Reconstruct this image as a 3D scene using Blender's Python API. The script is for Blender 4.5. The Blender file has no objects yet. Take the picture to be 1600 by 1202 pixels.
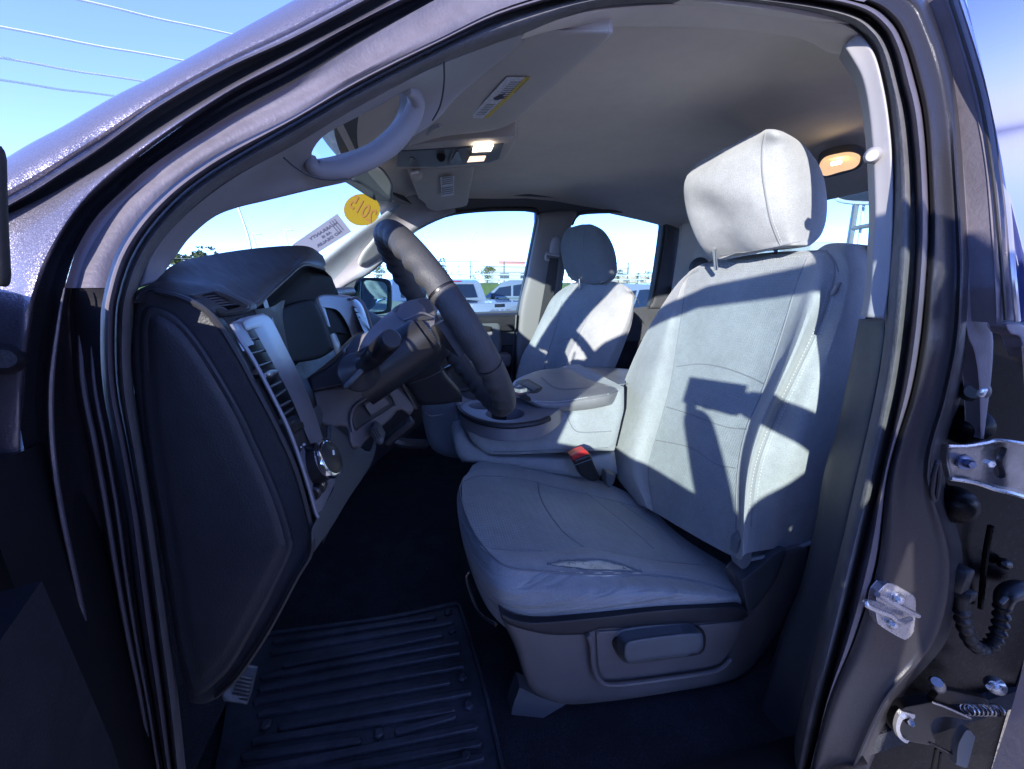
import bpy, bmesh, math, random
import numpy as np
from mathutils import Vector, Matrix
from mathutils.geometry import delaunay_2d_cdt
random.seed(7)
SC = bpy.context.scene
COL = SC.collection

# ------------------------------------------------------------------ camera, world, sun, exposure
F, CX, CY, HZ, VPU, ZC = 620.0, 800.0, 601.0, 442.0, 655.0, 1.42   # focal length in photo pixels, image centre, horizon row, vanishing column
TH = math.atan((CY - HZ) / F); CT, ST = math.cos(TH), math.sin(TH)
PSI = math.atan((CX - VPU) * CT / F); CP, SP = math.cos(PSI), math.sin(PSI)
cam_d = bpy.data.cameras.new('camera'); cam = bpy.data.objects.new('camera', cam_d); COL.objects.link(cam)
cam_d.sensor_width = 36; cam_d.lens = 36 * F / 1600; cam_d.clip_start = 0.02; cam_d.clip_end = 3000
cam.location = (0, 0, ZC); cam.rotation_euler = (math.pi / 2 - TH, 0, -PSI)
SC.camera = cam

SUN_EL, SUN_AZ = math.radians(13.2), math.radians(56)   # azimuth from the truck's nose (-X) towards the driver's side (-Y)
to_sun = Vector((-math.cos(SUN_AZ) * math.cos(SUN_EL), -math.sin(SUN_AZ) * math.cos(SUN_EL), math.sin(SUN_EL)))
sun_d = bpy.data.lights.new('sun', 'SUN'); sun = bpy.data.objects.new('sun', sun_d); COL.objects.link(sun)
sun_d.energy = 2.15; sun_d.angle = math.radians(0.55); sun_d.color = (1.0, 0.95, 0.88)
sun.rotation_euler = to_sun.to_track_quat('Z', 'Y').to_euler()
world = bpy.data.worlds.new('World'); SC.world = world; world.use_nodes = True
wn = world.node_tree.nodes; wl = world.node_tree.links
sky = wn.new('ShaderNodeTexSky'); sky.sky_type = 'NISHITA'; sky.sun_disc = False
sky.sun_elevation = SUN_EL; sky.sun_rotation = math.atan2(to_sun.x, to_sun.y)
sky.air_density = 0.75; sky.dust_density = 0.0; sky.ozone_density = 3.0; sky.altitude = 2500
bg = wn['Background']; bg.inputs['Strength'].default_value = 0.15
tint = wn.new('ShaderNodeVectorMath'); tint.operation = 'MULTIPLY'; tint.inputs[1].default_value = (0.96, 0.82, 1.16)   # the camera's cool daylight rendering of the whole sky
wl.new(sky.outputs[0], tint.inputs[0]); wl.new(tint.outputs[0], bg.inputs['Color'])
SC.view_settings.view_transform = 'Standard'; SC.view_settings.look = 'None'
SC.view_settings.exposure = 2.3; SC.view_settings.gamma = 1.0; SC.view_settings.use_curve_mapping = False
SC.render.engine = 'CYCLES'
cy = SC.cycles
cy.use_denoising = True; cy.max_bounces = 10; cy.diffuse_bounces = 5; cy.glossy_bounces = 4; cy.transparent_max_bounces = 16
cy.sample_clamp_indirect = 6.0; cy.caustics_reflective = False; cy.caustics_refractive = False

# ------------------------------------------------------------------ rays of the photograph, used to survey points
def ray(u, v):
    x = (u - CX) / F; y = (v - CY) / F
    f = CT - y * ST; z = -ST - y * CT
    return (x * CP + f * SP, -x * SP + f * CP, z)
def mY(u, v, Y):
    d = ray(u, v); t = Y / d[1]; return (d[0] * t, Y, ZC + d[2] * t)
def mZ(u, v, Z):
    d = ray(u, v); t = (Z - ZC) / d[2]; return (d[0] * t, d[1] * t, Z)
def mX(u, v, X):
    d = ray(u, v); t = X / d[0]; return (X, d[1] * t, ZC + d[2] * t)
def plane(p, n):
    k = n[0] * p[0] + n[1] * p[1] + n[2] * (p[2] - ZC)
    def f(u, v, off=0.0):      # off: how far the point stands off the plane, towards the viewer
        d = ray(u, v); L = math.sqrt(d[0]**2 + d[1]**2 + d[2]**2)
        t = k / (n[0] * d[0] + n[1] * d[1] + n[2] * d[2]) - off / L
        return (d[0] * t, d[1] * t, ZC + d[2] * t)
    return f
def tum(v): return 0.155 * max(0.0, (450 - v) / 450)

# ------------------------------------------------------------------ materials
MATS = {}
def mat(name, col, rough=0.5, metal=0.0, bump=None, coat=0.0, spec=0.5, mottle=None, sheen=0.0, flake=None, emit=None, weave=None, grain=None):
    m = bpy.data.materials.new(name); m.use_nodes = True; MATS[name] = m
    nt = m.node_tree; N = nt.nodes; L = nt.links; b = N['Principled BSDF']
    b.inputs['Base Color'].default_value = (*col, 1); b.inputs['Roughness'].default_value = rough
    b.inputs['Metallic'].default_value = metal; b.inputs['Specular IOR Level'].default_value = spec
    b.inputs['Coat Weight'].default_value = coat; b.inputs['Coat Roughness'].default_value = 0.04
    b.inputs['Sheen Weight'].default_value = sheen; b.inputs['Sheen Roughness'].default_value = 0.5
    tc = N.new('ShaderNodeTexCoord'); nrm = None
    def noise(scale, detail=3.0):
        n = N.new('ShaderNodeTexNoise'); n.inputs['Scale'].default_value = scale; n.inputs['Detail'].default_value = detail
        L.new(tc.outputs['Object'], n.inputs['Vector']); return n
    if mottle:                                   # (scale, amount): soft uneven dye and dirt
        n = noise(mottle[0], 6); n2 = noise(mottle[0] * 7.3, 4)
        mx = N.new('ShaderNodeMath'); mx.operation = 'MULTIPLY_ADD'; L.new(n2.outputs['Fac'], mx.inputs[0]); mx.inputs[1].default_value = 0.45
        L.new(n.outputs['Fac'], mx.inputs[2])
        r = N.new('ShaderNodeMapRange'); r.inputs['From Min'].default_value = 0.45; r.inputs['From Max'].default_value = 1.0
        r.inputs['To Min'].default_value = 1 - mottle[1]; r.inputs['To Max'].default_value = 1 + mottle[1]
        L.new(mx.outputs[0], r.inputs['Value'])
        v = N.new('ShaderNodeVectorMath'); v.operation = 'SCALE'; v.inputs[0].default_value = col; L.new(r.outputs[0], v.inputs['Scale'])
        out_c = v.outputs[0]
        if grain:                                # (scale, amount): single fibres lighter and darker
            g_ = noise(grain[0], 1); r2 = N.new('ShaderNodeMapRange'); r2.inputs['From Min'].default_value = .3; r2.inputs['From Max'].default_value = .7
            r2.inputs['To Min'].default_value = 1 - grain[1]; r2.inputs['To Max'].default_value = 1 + grain[1]; L.new(g_.outputs['Fac'], r2.inputs['Value'])
            v2 = N.new('ShaderNodeVectorMath'); v2.operation = 'SCALE'; L.new(out_c, v2.inputs[0]); L.new(r2.outputs[0], v2.inputs['Scale']); out_c = v2.outputs[0]
        L.new(out_c, b.inputs['Base Color'])
        rr = N.new('ShaderNodeMapRange'); rr.inputs['To Min'].default_value = max(rough - .12, .03); rr.inputs['To Max'].default_value = min(rough + .12, 1)
        L.new(n2.outputs['Fac'], rr.inputs['Value']); L.new(rr.outputs[0], b.inputs['Roughness'])
    def addbump(h, strength, dist):
        nonlocal nrm
        bp = N.new('ShaderNodeBump'); bp.inputs['Strength'].default_value = strength; bp.inputs['Distance'].default_value = dist
        L.new(h, bp.inputs['Height'])
        if nrm: L.new(nrm, bp.inputs['Normal'])
        nrm = bp.outputs['Normal']
    if bump:                                      # (scale, strength, distance)
        for (sc_, st_, di_) in (bump if isinstance(bump, list) else [bump]):
            addbump(noise(sc_, 2).outputs['Fac'], st_, di_)
    if weave:                                     # (scale, strength): woven cells
        vo = N.new('ShaderNodeTexVoronoi'); vo.inputs['Scale'].default_value = weave[0]; vo.inputs['Randomness'].default_value = weave[2] if len(weave) > 2 else 0.25
        L.new(tc.outputs['Object'], vo.inputs['Vector']); addbump(vo.outputs['Distance'], weave[1], 0.002)
    if flake:                                     # metallic flakes: tiny tilted cells
        vo = N.new('ShaderNodeTexVoronoi'); vo.inputs['Scale'].default_value = flake[0]; L.new(tc.outputs['Object'], vo.inputs['Vector'])
        sub = N.new('ShaderNodeVectorMath'); sub.operation = 'SUBTRACT'; L.new(vo.outputs['Color'], sub.inputs[0]); sub.inputs[1].default_value = (.5, .5, .5)
        sc2 = N.new('ShaderNodeVectorMath'); sc2.operation = 'SCALE'; L.new(sub.outputs[0], sc2.inputs[0]); sc2.inputs['Scale'].default_value = flake[1]
        ge = N.new('ShaderNodeNewGeometry'); ad = N.new('ShaderNodeVectorMath'); ad.operation = 'ADD'
        L.new(ge.outputs['Normal'], ad.inputs[0]); L.new(sc2.outputs[0], ad.inputs[1])
        nn = N.new('ShaderNodeVectorMath'); nn.operation = 'NORMALIZE'; L.new(ad.outputs[0], nn.inputs[0]); nrm = nn.outputs[0]
        L.new(ge.outputs['Normal'], b.inputs['Coat Normal'])
    if nrm: L.new(nrm, b.inputs['Normal'])
    if emit:
        b.inputs['Emission Color'].default_value = (*emit[0], 1); b.inputs['Emission Strength'].default_value = emit[1]
    return m
def glass(name, tint, refl=1.0):
    m = bpy.data.materials.new(name); m.use_nodes = True; MATS[name] = m
    nt = m.node_tree; N = nt.nodes; L = nt.links; N.remove(N['Principled BSDF'])
    t = N.new('ShaderNodeBsdfTransparent'); t.inputs['Color'].default_value = (*tint, 1)
    g = N.new('ShaderNodeBsdfGlossy'); g.inputs['Roughness'].default_value = 0.01
    fr = N.new('ShaderNodeFresnel'); fr.inputs['IOR'].default_value = 1.45
    mu = N.new('ShaderNodeMath'); mu.operation = 'MULTIPLY'; mu.inputs[1].default_value = refl; L.new(fr.outputs[0], mu.inputs[0])
    mx = N.new('ShaderNodeMixShader'); L.new(mu.outputs[0], mx.inputs[0]); L.new(t.outputs[0], mx.inputs[1]); L.new(g.outputs[0], mx.inputs[2])
    L.new(mx.outputs[0], N['Material Output'].inputs['Surface']); return m

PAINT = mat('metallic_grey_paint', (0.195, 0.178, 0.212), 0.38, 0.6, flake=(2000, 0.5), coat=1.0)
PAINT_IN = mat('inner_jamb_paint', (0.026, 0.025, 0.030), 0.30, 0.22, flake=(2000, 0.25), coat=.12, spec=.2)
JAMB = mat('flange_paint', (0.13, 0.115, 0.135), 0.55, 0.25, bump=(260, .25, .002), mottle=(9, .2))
BLACK = mat('gloss_black_jamb', (0.0022, 0.0022, 0.003), 0.3, spec=.05, mottle=(12, .3))
RUBBER = mat('black_rubber', (0.016, 0.016, 0.018), 0.5, bump=(500, .12, .001), mottle=(14, .3))
SEAL = mat('dusty_grey_seal', (0.12, 0.115, 0.12), 0.75, bump=[(240, .5, .002), (900, .3, .001)], mottle=(25, .3))
TRIM = mat('light_grey_trim', (0.30, 0.29, 0.30), 0.55, bump=(1400, .18, .0006), mottle=(6, .05))
TRIM_DK = mat('charcoal_trim', (0.055, 0.062, 0.072), 0.6, bump=(900, .3, .001), mottle=(10, .15))
LINER = mat('headliner_cloth', (0.70, 0.63, 0.545), 0.95, bump=[(900, .3, .001), (7, .25, .02)], mottle=(5, .08), sheen=.2)
VISOR = mat('visor_cloth', (0.52, 0.485, 0.45), 0.85, bump=(900, .25, .001), mottle=(6, .06))
DASH = mat('black_grained_dash', (0.026, 0.027, 0.034), 0.5, spec=.4, bump=[(480, .45, .0010), (1500, .2, .0005)], mottle=(8, .2))
DASH2 = mat('dark_smooth_dash', (0.026, 0.026, 0.030), 0.46, spec=.35, bump=(1300, .2, .0005), mottle=(8, .2))
SLATE = mat('slate_plastic', (0.085, 0.095, 0.105), 0.5, bump=(1200, .2, .0006))
BROWN = mat('dark_taupe_plastic', (0.115, 0.105, 0.105), 0.45, bump=(1200, .25, .0005), mottle=(9, .12))
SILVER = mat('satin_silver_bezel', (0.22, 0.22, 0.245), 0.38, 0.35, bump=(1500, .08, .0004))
TRAY = mat('satin_grey_tray', (0.21, 0.205, 0.22), 0.42, 0.2, bump=(1500, .1, .0004))
CHROME = mat('chrome', (0.72, 0.72, 0.74), 0.08, 1.0)
ZINC = mat('zinc_plated_steel', (0.68, 0.68, 0.70), 0.3, 0.85, bump=(160, .15, .001), mottle=(30, .2))
STEEL = mat('pressed_steel', (0.32, 0.31, 0.31), 0.22, 0.85, bump=(60, .2, .002), mottle=(25, .3))
CLOTH = mat('grey_seat_cloth', (0.285, 0.30, 0.305), 0.92, bump=[(900, .6, .001), (22, .25, .008)], mottle=(7, .17), grain=(620, .16), sheen=.25)
CLOTH_IN = mat('patterned_seat_cloth', (0.25, 0.276, 0.288), 0.92, bump=[(900, .5, .001), (20, .25, .008)], mottle=(6, .18), grain=(560, .16), weave=(150, .9, .1), sheen=.2)
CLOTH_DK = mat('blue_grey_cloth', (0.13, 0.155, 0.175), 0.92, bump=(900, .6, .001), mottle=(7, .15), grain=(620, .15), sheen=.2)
LEATHER = mat('grey_vinyl', (0.24, 0.235, 0.24), 0.42, bump=[(330, .35, .0012), (1200, .2, .0005)], mottle=(8, .1))
WHEELV = mat('wheel_leather', (0.044, 0.044, 0.046), 0.58, bump=[(420, .65, .0011), (1100, .2, .0005)], mottle=(10, .12))
SEAM = mat('seam_thread', (0.20, 0.21, 0.225), 0.9)
FOAM = mat('torn_yellow_foam', (0.85, 0.78, 0.60), 0.95, bump=[(260, .8, .002), (60, .6, .004)], mottle=(35, .25))
CARPET = mat('dark_carpet', (0.024, 0.025, 0.034), 1.0, bump=(420, 1.0, .006), mottle=(14, .45), grain=(380, .5))
MATR = mat('dark_rubber_mat', (0.050, 0.052, 0.062), 0.5, bump=[(500, .3, .001), (30, .2, .003)], mottle=(9, .6))
REDP = mat('red_buckle_button', (0.55, 0.03, 0.03), 0.35)
BLKP = mat('black_plastic', (0.012, 0.012, 0.014), 0.38, bump=(900, .15, .0005))
GLOSSB = mat('dark_lens', (0.012, 0.013, 0.018), 0.6, spec=.06)
BELT = mat('dark_belt_webbing', (0.03, 0.03, 0.034), 0.75, weave=(420, .5))
MIRR = mat('mirror_glass', (0.85, 0.87, 0.88), 0.02, 1.0)
LAMPW = mat('lit_map_lens', (0.9, 0.8, 0.7), 0.3, emit=((1.0, .86, .68), 1.6))
LAMPW2 = mat('lit_map_lens_dim', (0.9, 0.6, 0.45), 0.3, emit=((1.0, .62, .42), 0.4))
LAMPD = mat('lit_dome_lens', (0.8, 0.5, 0.2), 0.3, emit=((1.0, .60, .32), 0.20))
LAMPB = mat('lit_bulb', (1, .9, .7), 0.3, emit=((1.0, .80, .45), 5.0))
WHITE = mat('white_print', (0.8, 0.8, 0.8), 0.6)
INK = mat('brown_ink', (0.30, 0.13, 0.03), 0.6)
INKG = mat('grey_ink', (0.09, 0.08, 0.12), 0.6)
INKD = mat('black_ink', (0.03, 0.03, 0.03), 0.6)
YEL = mat('yellow_sticker', (0.30, 0.185, 0.015), 0.4)
YELS = mat('yellow_warning_stripe', (0.7, 0.52, 0.08), 0.5)
LILAC = mat('lilac_window_label', (0.22, 0.20, 0.25), 0.5)
PAPER = mat('white_label_print', (0.62, 0.62, 0.66), 0.5, mottle=(220, .28))
GLASSW = glass('windscreen_glass', (0.72, 0.86, 0.885), .5)
GLASSS = glass('side_glass', (0.76, 0.885, 0.895), .5)
GLASSD = mat('rear_door_glass', (0.03, 0.04, 0.14), 0.03); GLASSD.node_tree.nodes['Principled BSDF'].inputs['IOR'].default_value = 2.3  # blue base colour stands in for sky reflected in the glass

# ------------------------------------------------------------------ geometry helpers
def V3(p): return np.array(p, float)
def cr_open(pts, per):
    """Catmull-Rom through control points, `per` steps per segment (uniform, so curves with equal control counts match)."""
    p = np.array(pts, float); n = len(p)
    if n < 2: return p
    e = np.vstack([2 * p[0] - p[1], p, 2 * p[-1] - p[-2]]); out = []
    for i in range(n - 1):
        a, b, c_, d = e[i], e[i + 1], e[i + 2], e[i + 3]
        for k in range(per):
            t = k / per
            out.append(.5 * ((2 * b) + (c_ - a) * t + (2 * a - 5 * b + 4 * c_ - d) * t * t + (3 * b - a - 3 * c_ + d) * t ** 3))
    out.append(p[-1]); return np.array(out)
def outline(pts, step, smooth=True):
    """Closed outline; a point with a third element is a corner, the others are rounded through."""
    n = len(pts); cs = [i for i, q in enumerate(pts) if len(q) > 2]
    P2 = [np.array(q[:2], float) for q in pts]
    if not smooth: cs = list(range(n))
    def resample(poly, closed=False):
        d = np.r_[0, np.cumsum(np.linalg.norm(np.diff(poly, axis=0), axis=1))]
        k = max(1, int(round(d[-1] / step))); s = np.linspace(0, d[-1], k + 1)
        return np.c_[np.interp(s, d, poly[:, 0]), np.interp(s, d, poly[:, 1])][:-1]
    if not cs:
        q = [P2[i % n] for i in range(-1, n + 2)]
        full = cr_open(q, 10)[10:-10]; return resample(full)
    out = []
    for a, b in zip(cs, cs[1:] + [cs[0] + n]):
        run = [P2[i % n] for i in range(a, b + 1)]
        out.append(resample(cr_open(run, 10) if len(run) > 2 else np.array(run)))
    return np.vstack(out)
def inside(poly, q):
    x, y = q[:, 0], q[:, 1]; r = np.zeros(len(q), bool); n = len(poly); j = n - 1
    for i in range(n):
        xi, yi = poly[i]; xj, yj = poly[j]
        if yi != yj:
            k = ((yi > y) != (yj > y)) & (x < (xj - xi) * (y - yi) / (yj - yi) + xi); r ^= k
        j = i
    return r
def dist(poly, q):
    a = poly; b = np.roll(poly, -1, axis=0); d = np.full(len(q), 1e9)
    for i in range(len(a)):
        ab = b[i] - a[i]; L2 = ab @ ab + 1e-12
        t = np.clip(((q - a[i]) @ ab) / L2, 0, 1); d = np.minimum(d, np.linalg.norm(q - (a[i] + t[:, None] * ab), axis=1))
    return d
def fit(ctrl):
    """Depth over the picture from (u, v, depth) samples: plane, or quadric when there are enough of them."""
    c = np.array(ctrl, float); u = (c[:, 0] - 800) / 400; v = (c[:, 1] - 600) / 400
    B = lambda u, v: np.stack([np.ones_like(u), u, v] + ([u * u, u * v, v * v] if len(c) >= 7 else []), -1)
    k, *_ = np.linalg.lstsq(B(u, v), c[:, 2], rcond=None)
    return lambda U, W: float((B(np.array((U - 800) / 400.), np.array((W - 600) / 400.)) @ k))
def sheet(pts, depth, step=9, holes=(), thick=0.01, r=0, h=0.0, smooth=True, mode=mY, extra=None, tdir=(0, 1, 0), hole_round=False, back=True):
    """A solid panel: outline in the picture, laid on the surface mode(u, v, depth), edges rounded over r px by h metres, `thick` metres deep."""
    o = outline(pts, step, smooth); hs = [outline(x, step, smooth) for x in holes]
    lo, hi = o.min(0), o.max(0)
    gx, gy = np.meshgrid(np.arange(lo[0] + step / 2, hi[0], step), np.arange(lo[1] + step / 2, hi[1], step))
    g = np.c_[gx.ravel() + np.tile([0, step / 2], len(gx.ravel()))[:len(gx.ravel())] * 0, gy.ravel()]
    g = g[inside(o, g)]
    if len(g): g = g[dist(o, g) > .45 * step]
    for x in hs:
        if len(g): g = g[~inside(x, g)]
        if len(g): g = g[dist(x, g) > .45 * step]
    if r and len(g):       # rings that follow the edge, so that the rounding is smooth
        rings = []
        for fr in (.1, .25, .45, .7, .95):
            nx = np.roll(o, -1, 0) - np.roll(o, 1, 0); nx /= np.linalg.norm(nx, axis=1)[:, None] + 1e-9
            area = np.sum(o[:, 0] * np.roll(o[:, 1], -1) - np.roll(o[:, 0], -1) * o[:, 1])
            sg = 1 if area > 0 else -1
            q = o + sg * np.c_[-nx[:, 1], nx[:, 0]] * r * fr
            q = q[inside(o, q)]
            if len(q): q = q[dist(o, q) > r * fr * .9]
            for x in hs:
                if len(q): q = q[~inside(x, q)]
            if len(q): rings.append(q)
        if rings:
            rg = np.vstack(rings)
            keep = dist(o, g) > r * 1.1
            g = np.vstack([rg, g[keep]])
    allp = np.vstack([o] + hs + ([g] if len(g) else []))
    edges = []; k = 0
    for x in [o] + hs:
        n = len(x); edges += [(k + i, k + (i + 1) % n) for i in range(n)]; k += n
    nb = k
    vo, eo, fo, ov, _, _ = delaunay_2d_cdt([Vector(p) for p in allp], edges, [], 0, 1e-5)
    pv = np.array([p[:] for p in vo]); tri = np.array([list(f) for f in fo if len(f) == 3])
    cen = pv[tri].mean(1); ok = inside(o, cen)
    for x in hs: ok &= ~inside(x, cen)
    tri = tri[ok]
    df = depth if callable(depth) else (fit(depth) if isinstance(depth, (list, tuple)) else (lambda u, v, d=depth: d))
    dd = dist(o, pv)
    if hole_round:
        for x in hs: dd = np.minimum(dd, dist(x, pv))
    verts = []
    for i, (u, v) in enumerate(pv):
        D = df(u, v)
        p = V3(mode(u, v, D)) if mode in (mY, mZ, mX) else V3(mode(u, v, D))
        off = 0.0
        if r and dd[i] < r: off += h * (1 - math.sqrt(max(0, 1 - (1 - dd[i] / r) ** 2)))
        if extra: off += extra(u, v, dd[i])
        if off:
            dr = V3(ray(u, v)); p = p + dr / np.linalg.norm(dr) * off
        verts.append(p)
    verts = np.array(verts)
    a, b, c_ = verts[tri[:, 0]], verts[tri[:, 1]], verts[tri[:, 2]]
    nr = np.cross(b - a, c_ - a); vw = V3((0, 0, ZC)) - a
    fl = np.sum(nr * vw, 1) < 0; tri[fl] = tri[fl][:, ::-1]
    faces = [tuple(t) for t in tri]
    if thick:
        n = len(verts); td = V3(tdir) * thick
        cnt = {}
        for t in faces:
            for i in range(3): cnt[(t[i], t[(i + 1) % 3])] = 1
        bd = [(a_, b_) for (a_, b_) in cnt if (b_, a_) not in cnt]
        used = sorted({x for e in bd for x in e}); mp = {x: n + i for i, x in enumerate(used)}
        verts = np.vstack([verts, verts[used] + td])
        faces += [(b_, a_, mp[a_], mp[b_]) for a_, b_ in bd]
        if back:
            bo = len(verts); verts = np.vstack([verts, verts[:n] + td])
            faces += [tuple((bo + x if x not in mp else mp[x]) for x in t[::-1]) for t in faces[:len(tri)]]
    return verts, faces
def loft(curves, per=6, m=2, mode=mY, bulge=None, closed=False, smooth_across=False, world=False):
    """Surface through curves with equal numbers of control points; bulge[i] pushes the middle of strip i away from the viewer."""
    rows = []
    for cu in curves:
        c3 = np.array(cu, float) if world else np.array([mode(*q) for q in cu])
        rows.append(cr_open(c3, per))
    rows = np.array(rows)
    if smooth_across:
        rows = np.stack([cr_open(rows[:, j], m) for j in range(rows.shape[1])], 1)
    else:
        out = []
        for i in range(len(rows) - 1):
            for k in range(m):
                t = k / m; q = rows[i] * (1 - t) + rows[i + 1] * t
                if bulge and bulge[i]:
                    d = q - V3((0, 0, ZC)); q = q + d / np.linalg.norm(d, axis=1)[:, None] * bulge[i] * math.sin(math.pi * t)
                out.append(q)
        out.append(rows[-1]); rows = np.array(out)
    R, Cn = rows.shape[:2]; verts = rows.reshape(-1, 3)
    faces = [(i * Cn + j, i * Cn + j + 1, (i + 1) * Cn + j + 1, (i + 1) * Cn + j) for i in range(R - 1) for j in range(Cn - 1)]
    i0, j0 = R // 2, Cn // 2
    f = faces[(min(i0, R - 2)) * (Cn - 1) + min(j0, Cn - 2)]
    n = np.cross(verts[f[1]] - verts[f[0]], verts[f[2]] - verts[f[0]])
    if n @ (V3((0, 0, ZC)) - verts[f[0]]) < 0: faces = [x[::-1] for x in faces]
    return verts, faces
def solid(g, thick, d=(0, 1, 0)):
    """Gives an open surface a back and side walls."""
    v, f = g; v = np.array(v); n = len(v); v2 = np.vstack([v, v + V3(d) * thick]); cnt = {}
    for t in f:
        for i in range(len(t)): cnt[(t[i], t[(i + 1) % len(t)])] = 1
    bd = [e for e in cnt if (e[1], e[0]) not in cnt]
    return v2, list(f) + [tuple(x + n for x in t[::-1]) for t in f] + [(b, a, a + n, b + n) for a, b in bd]
def tube(pts, rad, segs=8, closed=False, per=6, caps=True, prof=None):
    p = np.array(pts, float)
    if closed:
        q = np.vstack([p[-1:], p, p[:2]]); p = cr_open(q, per)[per:-per][:-1]
    elif len(p) > 2: p = cr_open(p, per)
    n = len(p); rad = np.full(n, rad) if np.isscalar(rad) else np.interp(np.linspace(0, 1, n), np.linspace(0, 1, len(rad)), rad)
    tg = (np.roll(p, -1, 0) - np.roll(p, 1, 0)) if closed else np.gradient(p, axis=0)
    tg /= np.linalg.norm(tg, axis=1)[:, None] + 1e-12
    up = V3((0, 0, 1)) if abs(tg[0][2]) < .9 else V3((1, 0, 0)); verts = []
    x = np.cross(up, tg[0]); x /= np.linalg.norm(x)
    for i in range(n):
        x = x - tg[i] * (x @ tg[i]); x /= np.linalg.norm(x); y = np.cross(tg[i], x)
        for k in range(segs):
            a = 2 * math.pi * k / segs; verts.append(p[i] + (x * math.cos(a) + y * math.sin(a)) * rad[i])
    faces = [(i * segs + k, i * segs + (k + 1) % segs, ((i + 1) % n) * segs + (k + 1) % segs, ((i + 1) % n) * segs + k)
             for i in range(n if closed else n - 1) for k in range(segs)]
    if not closed and caps: faces += [tuple(range(segs))[::-1], tuple((n - 1) * segs + k for k in range(segs))]
    return np.array(verts), faces
def lathe(p0, p1, prof, segs=24):
    """prof: (t along p0->p1 in 0..1, radius)."""
    p0, p1 = V3(p0), V3(p1); ax = p1 - p0; L = np.linalg.norm(ax); ax = ax / L
    x = np.cross(ax, (0, 0, 1) if abs(ax[2]) < .9 else (1, 0, 0)); x /= np.linalg.norm(x); y = np.cross(ax, x); v = []
    for t, r in prof:
        for k in range(segs):
            a = 2 * math.pi * k / segs; v.append(p0 + ax * L * t + (x * math.cos(a) + y * math.sin(a)) * r)
    f = [(i * segs + k, i * segs + (k + 1) % segs, (i + 1) * segs + (k + 1) % segs, (i + 1) * segs + k) for i in range(len(prof) - 1) for k in range(segs)]
    f += [tuple(range(segs))[::-1], tuple((len(prof) - 1) * segs + k for k in range(segs))]
    return np.array(v), f
def box(c, size, rot=(0, 0, 0), bev=0.0, seg=2):
    bm = bmesh.new(); bmesh.ops.create_cube(bm, size=1.0)
    bmesh.ops.scale(bm, vec=size, verts=bm.verts)
    if bev: bmesh.ops.bevel(bm, geom=list(bm.edges), offset=bev, segments=seg, affect='EDGES', profile=.5)
    from mathutils import Euler
    M = Matrix.Translation(c) @ Euler(rot).to_matrix().to_4x4(); bmesh.ops.transform(bm, matrix=M, verts=bm.verts)
    bm.verts.ensure_lookup_table(); v = np.array([q.co[:] for q in bm.verts]); f = [tuple(q.index for q in x.verts) for x in bm.faces]
    bm.free(); return v, f
def xf(g, M): v, f = g; return np.array([(M @ Vector(p))[:] for p in v]), f
WL = {}
def par(o, parent):
    o.parent = parent; o.matrix_parent_inverse = Matrix.Translation(-WL.get(parent.name, Vector((0, 0, 0))))
def empty(name, loc, parent=None, label=None, cat=None, group=None):
    o = bpy.data.objects.new(name, None); COL.objects.link(o); o.location = loc; o.empty_display_size = .1
    WL[o.name] = Vector(loc); tag(o, label, cat, group)
    if parent: par(o, parent)
    return o
def tag(o, label=None, cat=None, group=None, kind=None):
    if label: o['label'] = label
    if cat: o['category'] = cat
    if group: o['group'] = group
    if kind: o['kind'] = kind
    return o
def add(name, geoms, mats, parent=None, label=None, kind=None, sharp=40, cat=None, group=None):
    """One mesh object from one or several pieces of geometry (world coordinates)."""
    if isinstance(geoms, tuple): geoms = [geoms]
    ml = mats if isinstance(mats, list) else [mats]
    vs, fs, mi, k = [], [], [], 0
    for i, (v, f) in enumerate(geoms):
        vs.append(np.array(v)); fs += [tuple(k + int(x) for x in t) for t in f]; mi += [min(i, len(ml) - 1)] * len(f); k += len(v)
    me = bpy.data.meshes.new(name); me.from_pydata(np.vstack(vs).tolist(), [], fs)
    for m in ml: me.materials.append(m)
    me.polygons.foreach_set('material_index', mi); me.polygons.foreach_set('use_smooth', [True] * len(fs)); me.update()
    try: me.set_sharp_from_angle(angle=math.radians(sharp))
    except Exception: pass
    o = bpy.data.objects.new(name, me); COL.objects.link(o); tag(o, label, cat, group, kind)
    if parent: par(o, parent)
    return o
def text_geo(s, size=1.0, mirror=False, bold=0.0):
    cu = bpy.data.curves.new('t', 'FONT'); cu.body = s; cu.size = size; cu.align_x = 'CENTER'; cu.align_y = 'CENTER'; cu.offset = bold; cu.resolution_u = 3
    ob = bpy.data.objects.new('t', cu); COL.objects.link(ob); dg = bpy.context.evaluated_depsgraph_get(); dg.update()
    me = ob.evaluated_get(dg).to_mesh(); v = np.array([q.co[:] for q in me.vertices]); f = [tuple(p.vertices) for p in me.polygons]
    bpy.data.objects.remove(ob); bpy.data.curves.remove(cu)
    if mirror: v[:, 0] *= -1
    return v, f
def put_text(s, c, xdir, ydir, size, mode, dep, mirror=False, bold=0.0, lift=.0015):
    """Lettering laid on a surface: c, xdir, ydir in picture pixels per em; dep as in sheet()."""
    v, f = text_geo(s, size, mirror, bold); df = dep if callable(dep) else (lambda u, w: dep); out = []
    for p in v:
        u = c[0] + xdir[0] * p[0] + ydir[0] * p[1]; w = c[1] + xdir[1] * p[0] + ydir[1] * p[1]
        q = V3(mode(u, w, df(u, w))); d = V3(ray(u, w)); out.append(q - d / np.linalg.norm(d) * lift)
    return np.array(out), f

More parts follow.
